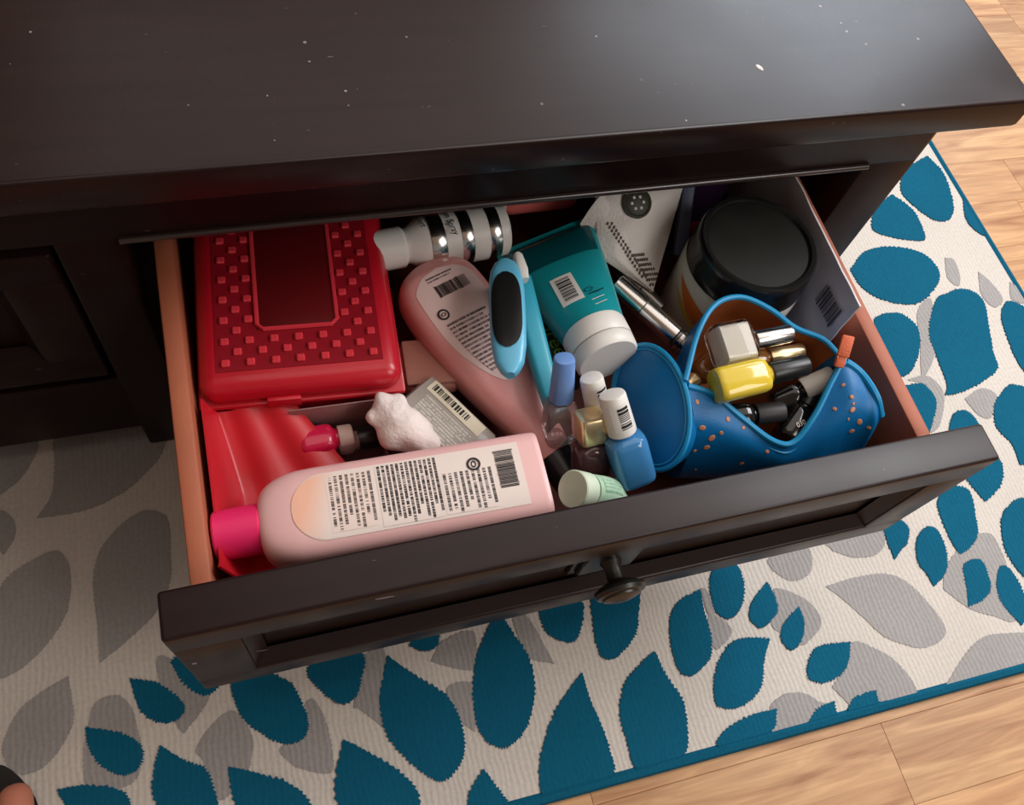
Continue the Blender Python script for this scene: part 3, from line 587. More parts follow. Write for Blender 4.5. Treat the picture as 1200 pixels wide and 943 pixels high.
obj('text_block', patch(L1, xa + .020, xa + .052, hl * .62, .0005, 8, 6, -.007 if False else .006), text_mat('label_print_low', C(232, 216, 208), (.05, .04, .04, 1), 9, 12, .85, True), lab)
def on(L, bm, x, y, rot=0.0, off=.0006): return T(x, y, L.top(x, y) + off) @ Rm(rot, 'Z')
obj('emblem', ring(.0030, .0044), M['ink'], lab, on(L1, None, xa + .030, -.0105))
obj('emblem', ring(.0010, .0017), M['ink'], lab, on(L1, None, xa + .0300, -.0105) @ Matrix.Diagonal((1, 1.4, 1, 1)))
obj('barcode', bars(.025, .0115, 30, 5), M['ink'], lab, on(L1, None, xa + .0105, -.004, math.pi / 2, .0006))

# --- second pink bottle, behind, teardrop shape
Q0, Q1 = at(500, 300, .213), at(655, 520, .197)
L2len = (Q1 - Q0).length; hb2 = .019
m = frame(Q0 - Vector((0, 0, hb2)), Q1 - Vector((0, 0, hb2)))
prof = [(0, .45), (.02, .68), (.05, .84), (.1, .95), (.18, 1.0), (.3, 1.0), (.42, .95), (.55, .85), (.68, .72), (.8, .59), (.9, .49), (.96, .45), (1.0, .43)]
pp = catmull([(a, b, 0) for a, b in prof], 3)
secs = []
for p in pp:
    t, w = p.x, p.y; hz = .72 + .28 * min(1, t / .06) if t < .06 else (1 if t < .65 else 1 - .32 * (t - .65) / .35)
    secs.append((L2len * t, .0335 * w, hb2 * hz, 3.4 - 1.2 * max(0, t - .5) / .5))
b2, L2 = remover('remover_bottle', 'pink teardrop remover bottle with black cap lying under the black and blue file', m, L2len, .0335, hb2, M['pink2'], M['black'], secs, .0135, .028, L2len - .001)
la, lb = .010, L2len * .66
def half2(x):
    t = (x - la) / (lb - la); return max(.0002, L2.at(x)[1] * .74 * math.sqrt(max(0, min(1, t / .12))) ** .7 * math.sqrt(max(0, 1 - max(0, (t - .45) / .55) ** 2)))
lab = obj('label', patch(L2, la, lb, half2, .0003, 40, 12), mat('pink_label', C(228, 196, 190), .45), b2)
obj('barcode', bars(.026, .0095, 26, 8), M['ink'], lab, on(L2, None, la + .018, .003, math.pi / 2))
obj('emblem', ring(.0030, .0044), M['ink'], lab, on(L2, None, la + .035, -.0155)); obj('emblem', ring(.0010, .0017), M['ink'], lab, on(L2, None, la + .035, -.0155) @ Matrix.Diagonal((.8, 1.3, 1, 1)))
obj('text_block', patch(L2, la + .043, la + .090, lambda x: half2(x) * .74, .0006, 10, 8, 0), text_mat('pink_label_print', C(228, 196, 190), (.09, .06, .06, 1), 14, 12, .85, True), lab)
obj('text_block', patch(L2, la + .005, la + .010, .012, .0006, 4, 4), text_mat('pink_label_head', C(228, 196, 190), (.09, .06, .06, 1), 2, 10, .85, True), lab)

# --- blue file with black pad, lying on the second pink bottle
F0, F1 = at(592, 307, .236), at(598, 440, .234)
m = frame(F0, F1, (-.25, 0, 1)); Lf = (F1 - F0).length
ff = thing('foot_file', 'light blue handled foot file with glossy black oval pad between pink bottle and teal tube', 'foot file', m)
hp = [(0, .30), (.03, .62), (.1, .86), (.25, 1), (.5, 1), (.75, .95), (.9, .78), (.97, .5), (1, .25)]
Lp = Loft([(Lf * t, .0125 * w, .0065 * (.6 + .4 * w), 3) for t, w in hp], 32); obj('frame', Lp.bm(), M['ltblue'], ff)
obj('pad', patch(Lp, Lf * .14, Lf * .80, lambda x: .0103 * math.sqrt(max(.0, 1 - abs((x - Lf * .47) / (Lf * .332)) ** 3.5)) + .0001, .0008, 26, 10), M['black'], ff)['label'] = 'glossy black oval pad'
H0, H1 = at(606, 322, .224), at(648, 478, .208)
mh = m.inverted() @ frame(H0, H1)
Lh = (H1 - H0).length
obj('handle', Loft([(0, .006, .005, 3), (.004, .0095, .006, 3), (Lh * .4, .0085, .0065, 3), (Lh * .8, .0075, .006, 3), (Lh, .006, .005, 3)], 28).bm(), M['tealhandle'], ff, mh)
obj('accent', Loft([(-.006, .002, .003, 3), (-.004, .0035, .004, 3), (.008, .0045, .0045, 3), (.016, .003, .004, 3)], 24).bm(), M['white'], ff, m.inverted() @ frame(at(608, 306, .238), at(618, 340, .236)))

# --- white spray bottle at the back
S0, S1 = at(590, 268, .203), at(478, 288, .203)
m = frame(S0, S1); Ls = (S1 - S0).length; rs = .0205
sp = thing('spray_bottle', 'white spray bottle with silver banded label lying at the back of drawer', 'bottle', m)
Lsp = Loft([(0, rs * .9, rs * .9, 2), (.002, rs, rs, 2), (Ls * .75, rs, rs, 2), (Ls * .88, rs * .95, rs * .95, 2), (Ls, rs * .66, rs * .66, 2), (Ls + .004, rs * .6, rs * .6, 2)], 40); obj('body', Lsp.bm(), M['white'], sp)
obj('cap', cyl(.0155, .015, Ls + .003, Ls + .034, .002), M['white'], sp)
for x0, x1 in ((.008, .017), (.030, .039), (.051, .062)):
    obj('band', lathe([(rs + .0003, x0), (rs + .0005, x0 + .0003), (rs + .0005, x1 - .0003), (rs + .0003, x1)], 40, 'X'), M['silver'], sp)
sl = Matrix.Rotation(.95, 4, 'X')
def onc(x, ang, r, rot): return Rm(ang, 'X') @ T(x, 0, r + .0004) @ Rm(rot, 'Z')
obj('text_line', text_mesh('Screen Spray', .0078), M['ink'], sp, onc(.0455, .20, rs, math.pi / 2))
obj('text_line', text_mesh('Expert', .0068), M['ink'], sp, onc(.066, .30, rs, math.pi / 2))
obj('emblem', lathe([(0, .0003), (.0028, .0003), (.003, 0)], 20), M['ink'], sp, onc(.0235, .75, rs, 0) @ Matrix.Diagonal((.55, 1, 1, 1)))

# --- teal tube
U0, U1 = at(636, 276, .203), at(697, 392, .211)
m = frame(U0, U1, (-.28, -.05, 1)); Lu = (U1 - U0).length
tt_ = thing('lotion_tube', 'large teal squeeze tube with round white flip cap lying mid drawer', 'tube', m)
Lt = Loft([(.0, .0395, .0016, 3), (.006, .0395, .002, 3)] + [(Lu * t, .0395 - .0160 * t ** 1.2, .002 + .0212 * t ** .75, 2.6 - .6 * t) for t in (.1, .22, .36, .5, .65, .8, .92, 1.0)], 40)
obj('body', Lt.bm(), M['tealtube'], tt_)
obj('clear_end', patch(Lt, .004, Lu * .36, lambda x: Lt.at(x)[1] * .90, .0004, 14, 12), M['tealdark'], tt_)['label'] = 'darker emptied end of the tube'
cp = obj('cap', lathe([(.0235, Lu - .003), (.0242, Lu - .001), (.0240, Lu + .012), (.0236, Lu + .0125), (.0236, Lu + .0135), (.0238, Lu + .014), (.0232, Lu + .022), (.0215, Lu + .0238), (0, Lu + .0242)], 44, 'X'), M['white'], tt_)
obj('cap_seam', lathe([(.0236, Lu + .0124), (.0239, Lu + .0130), (.0236, Lu + .0136)], 40, 'X'), M['grey2'], cp)
xs, ys = Lu * .66, -.006
st = obj('sticker', patch(Lt, xs - .014, xs + .014, .0085, .0004, 8, 6, ys), M['white'], tt_)
obj('barcode', bars_on(Lt, xs, ys, .022, .0105, 14, 4), M['ink'], st)
di = mat('dark_teal_ink', C(8, 50, 70), .5)
obj('emblem', ring(.0026, .0034), di, tt_, on(Lt, None, Lu * .74, .0075) @ Matrix.Diagonal((.55, 1, 1, 1)))
obj('text_line', box2(-.0005, .0005, -.008, .008, 0, .0001, 0), di, tt_, on(Lt, None, Lu * .78, .0095, 0))
for k in range(2): obj('text_line', box2(-.0003, .0003, -.006, .006, 0, .0001, 0), M['white'], tt_, on(Lt, None, Lu * (.84 + .05 * k), .0095, 0))

# --- black box with green print, beside the tube
K0, K1 = at(618, 345, .186), at(668, 440, .186)
m = frame(K0 - Vector((0, 0, .0)), K1); Lk = (K1 - K0).length
kb = thing('black_carton', 'black carton with green lettering wedged between foot file and teal tube', 'box', m)
obj('body', box2(0, Lk, -.015, .015, -.030, 0, .001), M['blackmatte'], kb)
obj('text_line', text_mesh('free', .0165), M['greenink'], kb, T(Lk * .60, .002, .0002))

# --- white cloth bag with mesh corner and seal
cb_ = [at(703, 226, .232), at(802, 214, .226), at(766, 344, .188), at(684, 264, .205)]
cen = sum(cb_, Vector()) / 4
tb_ = thing('cloth_bag', 'white cloth bag with mesh corner and dark round seal at drawer back', 'bag', T(*cen))
A_, B_, Ct, E_ = at(697, 210, .240), at(806, 200, .232), at(765, 342, .192), at(700, 300, .205)
def bagf(u, v):
    l = A_.lerp(E_, min(1, v * 1.25)) if v < .8 else E_.lerp(Ct, (v - .8) / .2)
    if v < .8: l = A_.lerp(E_, v / .8)
    r = B_.lerp(Ct, v ** 1.15)
    p = l.lerp(r, u); bul = .010 * math.sin(math.pi * min(1, max(0, u))) ** .7 * math.sin(math.pi * min(.98, .12 + v * .86))
    return p + Vector((-.15, -.35, .9)) * (bul + .0012 * noise.noise(Vector((u * 6, v * 6, 1)))) - cen
gb = grid(bagf, 22, 26, .002); bag_me = finish(gb, 60); obj('front_panel', bag_me, M['cloth'], tb_)
def bagside(u, v):
    l = at(680, 262, .214).lerp(at(738, 328, .190), v); r = at(706, 226, .236).lerp(at(762, 338, .186), v)
    if u == 0: pass
    p = l.lerp(r, u) + Vector((0, 0, .004 * math.sin(math.pi * u))); return p - cen
obj('gusset', grid(bagside, 10, 16, .0018), M['cloth'], tb_)
bvh_bag = BVHTree.FromPolygons([v.co + cen for v in bag_me.vertices], [list(p.vertices) for p in bag_me.polygons])
hm = finish(rbox(.0016, .0024, .0004, 0), 0); hm.name = 'mesh_hole'
hb_ = bmesh.new()
for i in range(9):
    for j in range(7):
        t = i / 8; px_ = 745 + 33 * t + (j - 3) * 4 - (i * 1.5); py_ = 298 + 34 * (j / 6) + (1 - t) * 2
        l = 716 + (py_ - 262) * .62; r = 782 - max(0, py_ - 300) * .45
        if not (l < px_ < r): continue
        mm = stick(bvh_bag, px_, py_)
        if mm:
            n0 = len(hb_.verts); tmp = hm.copy(); tmp.transform(T(*-cen) @ mm); hb_.from_mesh(tmp); bpy.data.meshes.remove(tmp)
for k in range(16):
    for o_ in (0, 5):
        mm = stick(bvh_bag, 712 + 40 * k / 15 + o_, 262 + 62 * k / 15)
        if mm: tmp = hm.copy(); tmp.transform(T(*-cen) @ mm); hb_.from_mesh(tmp); bpy.data.meshes.remove(tmp)
mo = obj('mesh_holes', hb_, M['hole'], tb_, smooth=0); mo['kind'] = 'stuff'
mm = stick(bvh_bag, 746, 238, .0006)
if mm:
    s_ = obj('seal', lathe([(0, .0016), (.0085, .0016), (.0095, .0009), (.0105, .0016), (.0118, .001), (.012, -.004)], 32), M['olive'], tb_, T(*-cen) @ mm)
    for k in range(6): obj('seal_motif', rbox(.0022, .0022, .0008, .0006, 1), M['cloth'], s_, T(.0048 * math.cos(k * 1.047), .0048 * math.sin(k * 1.047), .0018))

# --- slate blue flat case next to the bag
a, b = at(806, 232, .218), at(798, 300, .190)
m = frame(a, b)
sc_ = thing('flat_case', 'thin slate blue plastic case standing between cloth bag and black jar', 'case', m)
Lc = (b - a).length
obj('body', box2(-.02, Lc, -.0055, .0055, -.030, 0, .002, 3), M['slate'], sc_)
obj('edge_trim', box2(-.018, Lc - .004, -.0068, -.0050, -.026, -.002, .0006), M['blackmatte'], sc_)

# --- silver tubes
def cosmetic_tube(label, p0, p1, r, parts):
    mm = frame(p0, p1); L = (p1 - p0).length; t = thing('cosmetic_tube', label, 'cosmetic tube', mm)
    for nm, f0, f1, k, mt in parts: obj(nm, cyl(r * k, r * k, L * f0, L * f1, .0006), M[mt], t)
    return t
st_ = cosmetic_tube('shiny silver cosmetic tube lying beside the teal tube cap', at(722, 332, .205), at(812, 412, .196), .0085,
    [('cap', 0, .36, .92, 'silver'), ('barrel', .36, .78, 1.0, 'silver'), ('collar', .78, .81, .9, 'dsilver'), ('tip', .81, .97, .98, 'silver')])
for k in range(4): obj('groove', cyl(.0087, .0087, .062 + .004 * k, .0628 + .004 * k, .0002), M['dsilver'], st_)
cosmetic_tube('dull dark silver tube peeking out under the cloth bag', at(728, 316, .188), at(775, 362, .182), .0065, [('cap', 0, .5, 1, 'dsilver'), ('barrel', .5, 1, .9, 'dsilver')])

# --- jar with black lid
jc = at(890, 284, .250); jr = .0465
jt = thing('cream_jar', 'wide white jar with dusty black screw lid and orange swirl', 'jar', T(jc.x, jc.y, D0 + .004))
hj = .250 - D0 - .004
bodyp = [(0, 0), (jr * .9, 0), (jr * .98, .004), (jr * 1.02, .012), (jr * 1.02, hj - .034), (jr * .98, hj - .026), (jr * .9, hj - .024), (0, hj - .024)]
obj('body', lathe(bodyp, 56), M['jarbody'], jt)
obj('lid', lathe([(jr * .94, hj - .027), (jr * 1.01, hj - .026), (jr * 1.01, hj - .016), (jr * .985, hj - .013), (jr * .985, hj - .006), (jr * .97, hj - .001), (jr * .93, hj + .001), (jr * .87, hj + .0005), (jr * .85, hj - .0018), (jr * .8, hj - .0022), (0, hj - .0022)], 64), M['lid'], jt)
obj('lid_disc', lathe([(jr * .84, hj - .0025), (jr * .83, hj - .0018), (0, hj - .0016)], 56), M['lidtop'], jt)
def swirl(a0, a1, zf, w, mt, nm):
    def f(u, v):
        an = a0 + (a1 - a0) * u; z = zf(u) + w * math.sin(math.pi * u) * (v - .5); r = jr * 1.02 + .0003
        return (r * math.cos(an), r * math.sin(an), z)
    return obj(nm, grid(f, 24, 4), M[mt], jt)
swirl(math.radians(172), math.radians(262), lambda u: .066 - .040 * u, .020, 'orange', 'swirl')
swirl(math.radians(168), math.radians(255), lambda u: .056 - .036 * u, .008, 'yellowp', 'swirl')

# --- grey wrapped card along the right side
def cardf(u, v):
    y = -.106 + .215 * u; zt = .2525 - .003 * u; z = .160 + (zt - .160) * v
    cr = .004 * min(1, max(0, (u * .215) / .006)) if False else 0
    x = .2215 + .005 * u + .001 * (1 - v) + .0016 * noise.noise(Vector((u * 9, v * 5, 3)))
    return (x, y, z)
gc = thing('wrapped_card', 'grey plastic wrapped card with barcode standing against the right drawer side', 'card', T(.209, -.1, .16))
cm = finish(grid(cardf, 36, 14, .0014), 60); obj('sleeve', cm, M['cardgrey'], gc, T(-.209, .1, -.16))
obj('barcode', bars(.026, .020, 12, 9), mat('grey_ink', C(84, 74, 84), .5), gc, T(.2200 - .209 - .0012, -.085 + .1, .224 - .16) @ Rm(-math.pi / 2, 'Y') @ Rm(math.pi / 2, 'Z') @ Rm(0, 'Z'))

# --- purple printed carton at the back
a = at(820, 226, .212)
pc = thing('purple_carton', 'dark purple carton with lilac swirls standing behind the jar', 'box', T(.205 - .085, .048, D0 + .004))
obj('body', box2(-.022, .075, 0, .03, 0, .072, .0015), M['purple'], pc)
for k in range(5):
    pts = [(-.019 + .010 * s + .003 * math.sin(k * 2 + s), -.0004, .064 - .010 * k + .006 * math.sin(s * .9 + k)) for s in range(6)]
    obj('swirl', tube(catmull(pts, 5), .0009, 6), M['lilac'], pc)
obj('band', box2(-.0222, .0752, -.0004, .004, .004, .020, .0003), M['crimson'], pc)

# --- coral pink bottle at the very back
a, b = at(590, 238, .190), at(640, 231, .190)
cbm = frame(a, b)
cbt = thing('coral_bottle', 'coral pink plastic bottle barely showing behind the teal tube end', 'bottle', cbm)
Lx = (b - a).length
obj('body', Loft([(0, .008, .008, 2), (.004, .010, .010, 2), (Lx, .011, .011, 2), (Lx + .02, .011, .011, 2), (Lx + .024, .008, .008, 2)], 28).bm(), M['coralpink'], cbt)
obj('cap', cyl(.0085, .008, -.016, .001, .001), M['beige'], cbt)

# --- grey bottle with cream barcode sticker
a, b = at(484, 455, .196), at(560, 528, .190)
m = frame(a, b); Lg = (b - a).length
g2 = thing('grey_bottle', 'flat grey frosted bottle with cream barcode sticker under the front pink bottle', 'bottle', m)
Lgb = Loft([(0, .016, .006, 4), (.002, .019, .0085, 4), (.008, .0195, .009, 4), (Lg, .0195, .009, 4), (Lg + .004, .016, .006, 4)], 36)
obj('body', Lgb.bm(), M['grey2'], g2, T(0, 0, -.009))
k = obj('sticker', patch(Lgb, .006, Lg * .88, .0052, .0004, 8, 5, .0122), M['cream2'], g2, T(0, 0, -.009))
obj('barcode', bars(.034, .005, 18, 21), M['ink'], k, T(.026, .0122, Lgb.top(.03, .0122) + .0006))
obj('text_block', patch(Lgb, .010, Lg * .9, .010, .0004, 6, 6, -.005), M['textg'], g2, T(0, 0, -.009))

# --- dusty rose compact beneath
a, b = at(478, 432, .186), at(528, 428, .186)
m = frame(a, b)
dr = thing('rose_compact', 'dusty rose compact showing between pencil box and pink teardrop bottle', 'compact', m)
obj('body', rbox(.040, .040, .014, .005, 3, (.016, .004, -.008)), M['brown'], dr)
obj('lid', rbox(.037, .037, .004, .0018, 2, (.016, .004, .0004)), M['brown'], dr)

# --- crumpled cotton
c0 = at(466, 496, .204)
def lump(dst, spec):
    for (px_, py_, z_, r_) in spec:
        b0 = bmesh.new(); bmesh.ops.create_icosphere(b0, subdivisions=3, radius=r_, matrix=T(*at(px_, py_, z_))); me = bpy.data.meshes.new('tmp'); b0.to_mesh(me); b0.free(); dst.from_mesh(me); bpy.data.meshes.remove(me)
lb_ = bmesh.new()
lump(lb_, [(452, 474, .205, .0085), (446, 466, .208, .0055), (437, 488, .203, .0055), (462, 486, .202, .0125), (474, 500, .199, .0145), (488, 510, .196, .013), (462, 508, .197, .012), (448, 490, .202, .008), (500, 520, .193, .010), (466, 470, .205, .006)])
me = finish(lb_, 0); cot = obj('cotton_wad', me, M['cotton'])
rm = cot.modifiers.new('remesh', 'REMESH'); rm.mode = 'VOXEL'; rm.voxel_size = .0014
smo = cot.modifiers.new('smooth', 'SMOOTH'); smo.iterations = 22; smo.factor = .7
dg = bpy.context.evaluated_depsgraph_get(); me2 = bpy.data.meshes.new_from_object(cot.evaluated_get(dg)); cot.modifiers.clear(); cot.data = me2
for v in me2.vertices: v.co += v.normal * .0012 * noise.noise(v.co * 110)
me2.polygons.foreach_set('use_smooth', [True] * len(me2.polygons)); me2.name = 'cotton_wad'
tag(cot, 'crumpled white cotton wad poking up behind the front pink bottle', 'cotton')

# --- clear organiser box with two small bottles in it
a, b = at(338, 482, .196), at(446, 468, .196)
m = frame(a, b); Lo = (b - a).length
og = thing('clear_tray', 'clear plastic tray with pinkish walls in front of the red pencil box', 'tray', m)
obj('back_wall', box2(0, Lo, -.0012, 0, -.045, .002, .0005), M['clearbox'], og); obj('floor_panel', box2(0, Lo, -.048, 0, -.046, -.0445, .0003), M['clearbox'], og)
obj('side_wall', box2(Lo - .0012, Lo, -.048, -.001, -.045, -.012, .0005), M['clearbox'], og)
def polish(label, pb_, pt, hw_, ht_, n, bl, capr, capl, bodymat, capmat, capn=2, taper=.95, name='nail_polish', up=(0, 0, 1), sticker=None, neck=.004, group=None):
    mm = frame(pb_, pt, up); t = thing(name, label, 'nail polish', mm, group)
    secs = [(0, hw_ * .86, ht_ * .86, n), (.0015, hw_ * .97, ht_ * .97, n), (.004, hw_, ht_, n), (bl - .007, hw_, ht_, n), (bl - .003, hw_ * .93, ht_ * .93, n), (bl - .0005, hw_ * .72, ht_ * .72, max(2, n - 1)), (bl, capr * .8, capr * .8, 2), (bl + neck, capr * .8, capr * .8, 2)]
    L = Loft(secs, 36); obj('bottle', L.bm(), M[bodymat], t)
    c0_ = bl + neck * .5
    LC = Loft([(c0_, capr * .97, capr * .97, capn), (c0_ + .001, capr, capr, capn), (c0_ + capl - .002, capr * taper, capr * taper, capn), (c0_ + capl - .0006, capr * taper * .93, capr * taper * .93, capn), (c0_ + capl, capr * taper * .7, capr * taper * .7, capn)], 32)
    c_ = obj('cap', LC.bm(), M[capmat], t)
    if sticker:
        s_ = obj('sticker', patch(LC, c0_ + capl * .15, c0_ + capl * .8, capr * .62, .0003, 6, 8), M['white'], c_)
        obj('barcode', bars_on(LC, c0_ + capl * .48, -.0022, capl * .55, .0075, 9, sticker, .0006), M['ink'], s_)
    print('polish', label, round((Vector(pt) - Vector(pb_)).length, 4), 'built', round(c0_ + capl, 4))
    return t, L
def ends(pt, pb_, L):
    """keep the top point, slide the base along the same line so that the length is L"""
    d = (pb_ - pt).normalized(); return pt, pt + d * L
polish('magenta nail polish with pale collar lying in the clear tray', at(352, 522, .176), at(402, 512, .176), .0105, .0105, 3, .024, .0085, .010, 'magenta', 'beige')
polish('clear small polish bottle with black cap lying in clear tray beside cotton', at(396, 520, .172), at(446, 510, .172), .009, .009, 2, .012, .0085, .014, 'clearbox', 'black')

# --- standing polishes left of the pouch
t0, b0 = at(662, 415, .258), at(654, 512, .190)
polish('clear nail polish bottle with tall periwinkle blue cap', b0, t0, .0105, .0105, 4, .034, .0082, .0345, 'glass', 'capblue', 2.4, .84, up=(0, -1, .5), group='nail polishes standing beside the blue pouch')
t0, b0 = at(692, 438, .246), at(712, 530, .192)
polish('mauve nail polish with white barcode cap behind the gold capped bottle', b0, t0, .010, .010, 3, .034, .0086, .028, 'mauve', 'white', 2, .92, up=(0, -.6, 1), sticker=3, group='nail polishes standing beside the blue pouch')
t0, b0 = at(716, 458, .256), at(745, 562, .206)
polish('blue nail polish with white barcode cap leaning on the blue pouch', b0, t0, .0135, .0125, 3.4, .036, .0096, .029, 'polblue', 'white', 2, .92, up=(-.2, -.6, 1), sticker=8, group='nail polishes standing beside the blue pouch')
t0, b0 = at(692, 492, .232), at(692, 560, .190)
polish('plum glass nail polish with square gold cap below white caps', b0, t0, .0125, .0115, 3, .032, .0094, .0195, 'darkglass', 'gold', 6, .98, up=(0, -.6, 1), group='nail polishes standing beside the blue pouch')

# --- mint tube by the drawer front
a, b = at(671, 573, .236), at(742, 580, .198)
m = frame(a, b)
mt_ = thing('mint_tube', 'small mint green tube with pale round cap against the drawer front', 'tube', m)
obj('cap', cyl(.0122, .0114, 0, .014, .0008, 36), M['mintcap'], mt_)
LMt = Loft([(.0155, .0108, .0108, 2), (.03, .0106, .0104, 2), (.046, .0104, .006, 2.4), (.056, .0104, .001, 3)], 32); obj('body', LMt.bm(), M['mint'], mt_)
obj('text_block', patch(LMt, .020, .044, .005, .0003, 4, 4), text_mat('mint_print', C(176, 208, 180), C(130, 170, 140), 4, 8, .8), mt_)

# ------------------------------------------------------------------ blue zip pouch
Fp = [(806,452,.236),(835,462,.233),(870,490,.224),(905,516,.214),(930,518,.212),(955,486,.224),(975,446,.238),(989,425,.245),(1010,440,.241),(1027,466,.236),(1033,490,.224)]
Bp = [(803,446,.238),(818,390,.246),(838,357,.250),(868,348,.250),(902,362,.247),(932,384,.243),(965,398,.243),(987,420,.246),(1008,434,.242),(1026,460,.238),(1032,484,.226)]
Fv = catmull([at(*p) for p in Fp], 6); Bv = catmull([at(*p) for p in Bp], 6); NS = len(Fv)
def psec(i, j, nj, inset=0.0):
    s = i / (NS - 1); F, Bk = Fv[i], Bv[i]; t = j / nj
    zb = .152 + inset + (.03 * max(0, (s - .75) / .25) ** 2)
    mid = (F + Bk) / 2; w = .036 - inset; 
    if s > .7: w *= 1 - .75 * ((s - .7) / .3) ** 2
    ax = (Fv[min(i + 1, NS - 1)] + Bv[min(i + 1, NS - 1)] - Fv[max(i - 1, 0)] - Bv[max(i - 1, 0)]); 
    cy = -.143 - .026 * min(1, s / .7)
    yb_, yf_ = cy + w, max(cy - w, -.1985)
    pts = [Bk, Vector((mid.x, max(Bk.y + .004, yb_ - .004), (Bk.z + zb) / 2 + .006)), Vector((mid.x, yb_ - .010, zb + .010)), Vector((mid.x, cy, zb)), Vector((mid.x, yf_ + .008, zb + .008)), Vector((mid.x, yf_, zb + .030 if F.z > .21 else zb + .025)), Vector((F.x * .6 + mid.x * .4, (F.y + yf_) / 2 - .004, F.z - .012)), F]
    q = t * 7; k = min(6, int(q)); tt2 = q - k
    p0 = pts[max(0, k - 1)]; p1 = pts[k]; p2 = pts[k + 1]; p3 = pts[min(7, k + 2)]
    p = 0.5 * ((2 * p1) + (p2 - p0) * tt2 + (2 * p0 - 5 * p1 + 4 * p2 - p3) * tt2 ** 2 + (3 * p1 - p0 - 3 * p2 + p3) * tt2 ** 3)
    if inset:
        ctr = Vector((mid.x, (F.y + Bk.y) / 2, .20)); p = p + (ctr - p).normalized() * inset
    return Vector((p.x, max(p.y, -.1985 + inset), p.z))
ctrP = Vector((.14, -.15, .155))
zp = thing('zip_pouch', 'bright blue zip pouch with copper dots holding nail polish bottles', 'pouch', T(*ctrP))
NJ = 28
b = bmesh.new(); g = [[b.verts.new(psec(i, j, NJ) - ctrP) for j in range(NJ + 1)] for i in range(NS)]
for i in range(NS - 1):
    for j in range(NJ): b.faces.new((g[i][j], g[i + 1][j], g[i + 1][j + 1], g[i][j + 1]))
b.faces.new(g[0]); b.faces.new(g[-1][::-1])
wall = finish(b, 60); wo = obj('wall', wall, M['blue'], zp)
bvh_p = BVHTree.FromPolygons([v.co + ctrP for v in wall.vertices], [list(p.vertices) for p in wall.polygons])
b = bmesh.new(); rng = range(1, int(NS * .68)); g = [[b.verts.new(psec(i, j, NJ, .0016) - ctrP) for j in range(NJ + 1)] for i in rng]
for i in range(len(g) - 1):
    for j in range(NJ): b.faces.new((g[i][j], g[i + 1][j], g[i + 1][j + 1], g[i][j + 1]))
obj('lining', b, M['lining'], zp)['label'] = 'orange brown lining'
kz_ = int((NS - 1) * .7) + 1
obj('zip_edge', tube([p - ctrP for p in Fv[:kz_ + 1]], .0022, 8), M['bluezip'], zp); obj('zip_edge', tube([p - ctrP for p in Bv[:kz_ + 1]], .0020, 8), M['bluezip'], zp)
obj('zip_edge', tube([(p + q) / 2 - ctrP for p, q in zip(Fv[kz_:], Bv[kz_:])], .0026, 8), M['bluezip'], zp)
off2 = [p + Vector((0, -.0042, -.0050)) - ctrP for p in Fv[2:kz_]]
obj('stitching', tube(off2, .0007, 6), M['bluezip'], zp)
R_, Bo, Le, To = at(806, 462, .240), at(770, 566, .192), at(717, 458, .192), at(757, 420, .214)
cc = (R_ + Bo + Le + To) / 4; uu = (R_ - Le) / 2; vv = (To - Bo) / 2; nn = uu.cross(vv).normalized(); nn = nn if nn.z > 0 else -nn
b = bmesh.new(); rings = []
for k in range(9):
    r = 1 - k / 9; rings.append([b.verts.new(cc + (uu * math.cos(a) + vv * math.sin(a)) * r + nn * .006 * (1 - r * r) - ctrP) for a in [2 * math.pi * q / 40 for q in range(40)]])
low = [b.verts.new(cc + (uu * math.cos(a) + vv * math.sin(a)) * .93 - nn * .012 - ctrP) for a in [2 * math.pi * q / 40 for q in range(40)]]
rings = [low] + rings
for r0, r1 in zip(rings, rings[1:]):
    for k in range(40): j = (k + 1) % 40; b.faces.new((r0[k], r0[j], r1[j], r1[k]))
b.faces.new(rings[-1]); b.faces.new(low[::-1])
obj('end_panel', b, M['blue'], zp)
obj('piping', tube([cc + (uu * math.cos(a) + vv * math.sin(a)) - ctrP for a in [2 * math.pi * q / 48 for q in range(48)]], .0019, 8, True), M['bluezip'], zp)
obj('piping', tube([cc + (uu * math.cos(a) + vv * math.sin(a)) * .93 + nn * .0012 - ctrP for a in [2 * math.pi * q / 48 for q in range(48)]], .0007, 6, True), M['bluezip'], zp)
dm_ = finish(lathe([(0, .0004), (.8, .0003), (1, 0)], 12), 0); dm_.name = 'dot'
DOTS = [(817,471,3),(823,501,4.2),(834,513,4.5),(845,507,3),(828,524,4),(853,491,3.2),(871,501,2.4),(869,543,3.5),(899,529,2.8),(814,528,2.5),(815,550,2),(978,479,2.6),(988,451,2.4),(998,465,2.8),(999,480,3.5),(1007,494,4.2),(998,505,3.6),(994,491,2),(1018,501,2.8),(1000,473,2)]
for k, (x, y, r) in enumerate(DOTS):
    mm = stick(bvh_p, x, y, .0002)
    if mm: obj('dot', dm_, M['copper'], zp, T(*-ctrP) @ mm @ Rm(k * 1.3, 'Z') @ Matrix.Diagonal((r * .00048, r * .00062, 1, 1)))
z0_, z1_ = at(985, 424, .250), at(994, 393, .262)
mz = T(*-ctrP) @ frame(z0_, z1_)
obj('slider', rbox(.010, .007, .004, .0012, 2), M['coral'], zp, mz @ T(.001, 0, -.001)); obj('pull_ring', tube([(.004 + .003 * math.cos(a), .003 * math.sin(a), 0) for a in [2 * math.pi * q / 14 for q in range(14)]], .0009, 6, True), M['gold'], zp, mz)
obj('zip_pull', rbox((z1_ - z0_).length * .8, .0088, .0024, .001, 2, ((z1_ - z0_).length * .6, 0, .001)), M['coral'], zp, mz)['label'] = 'coral leather zip pull'

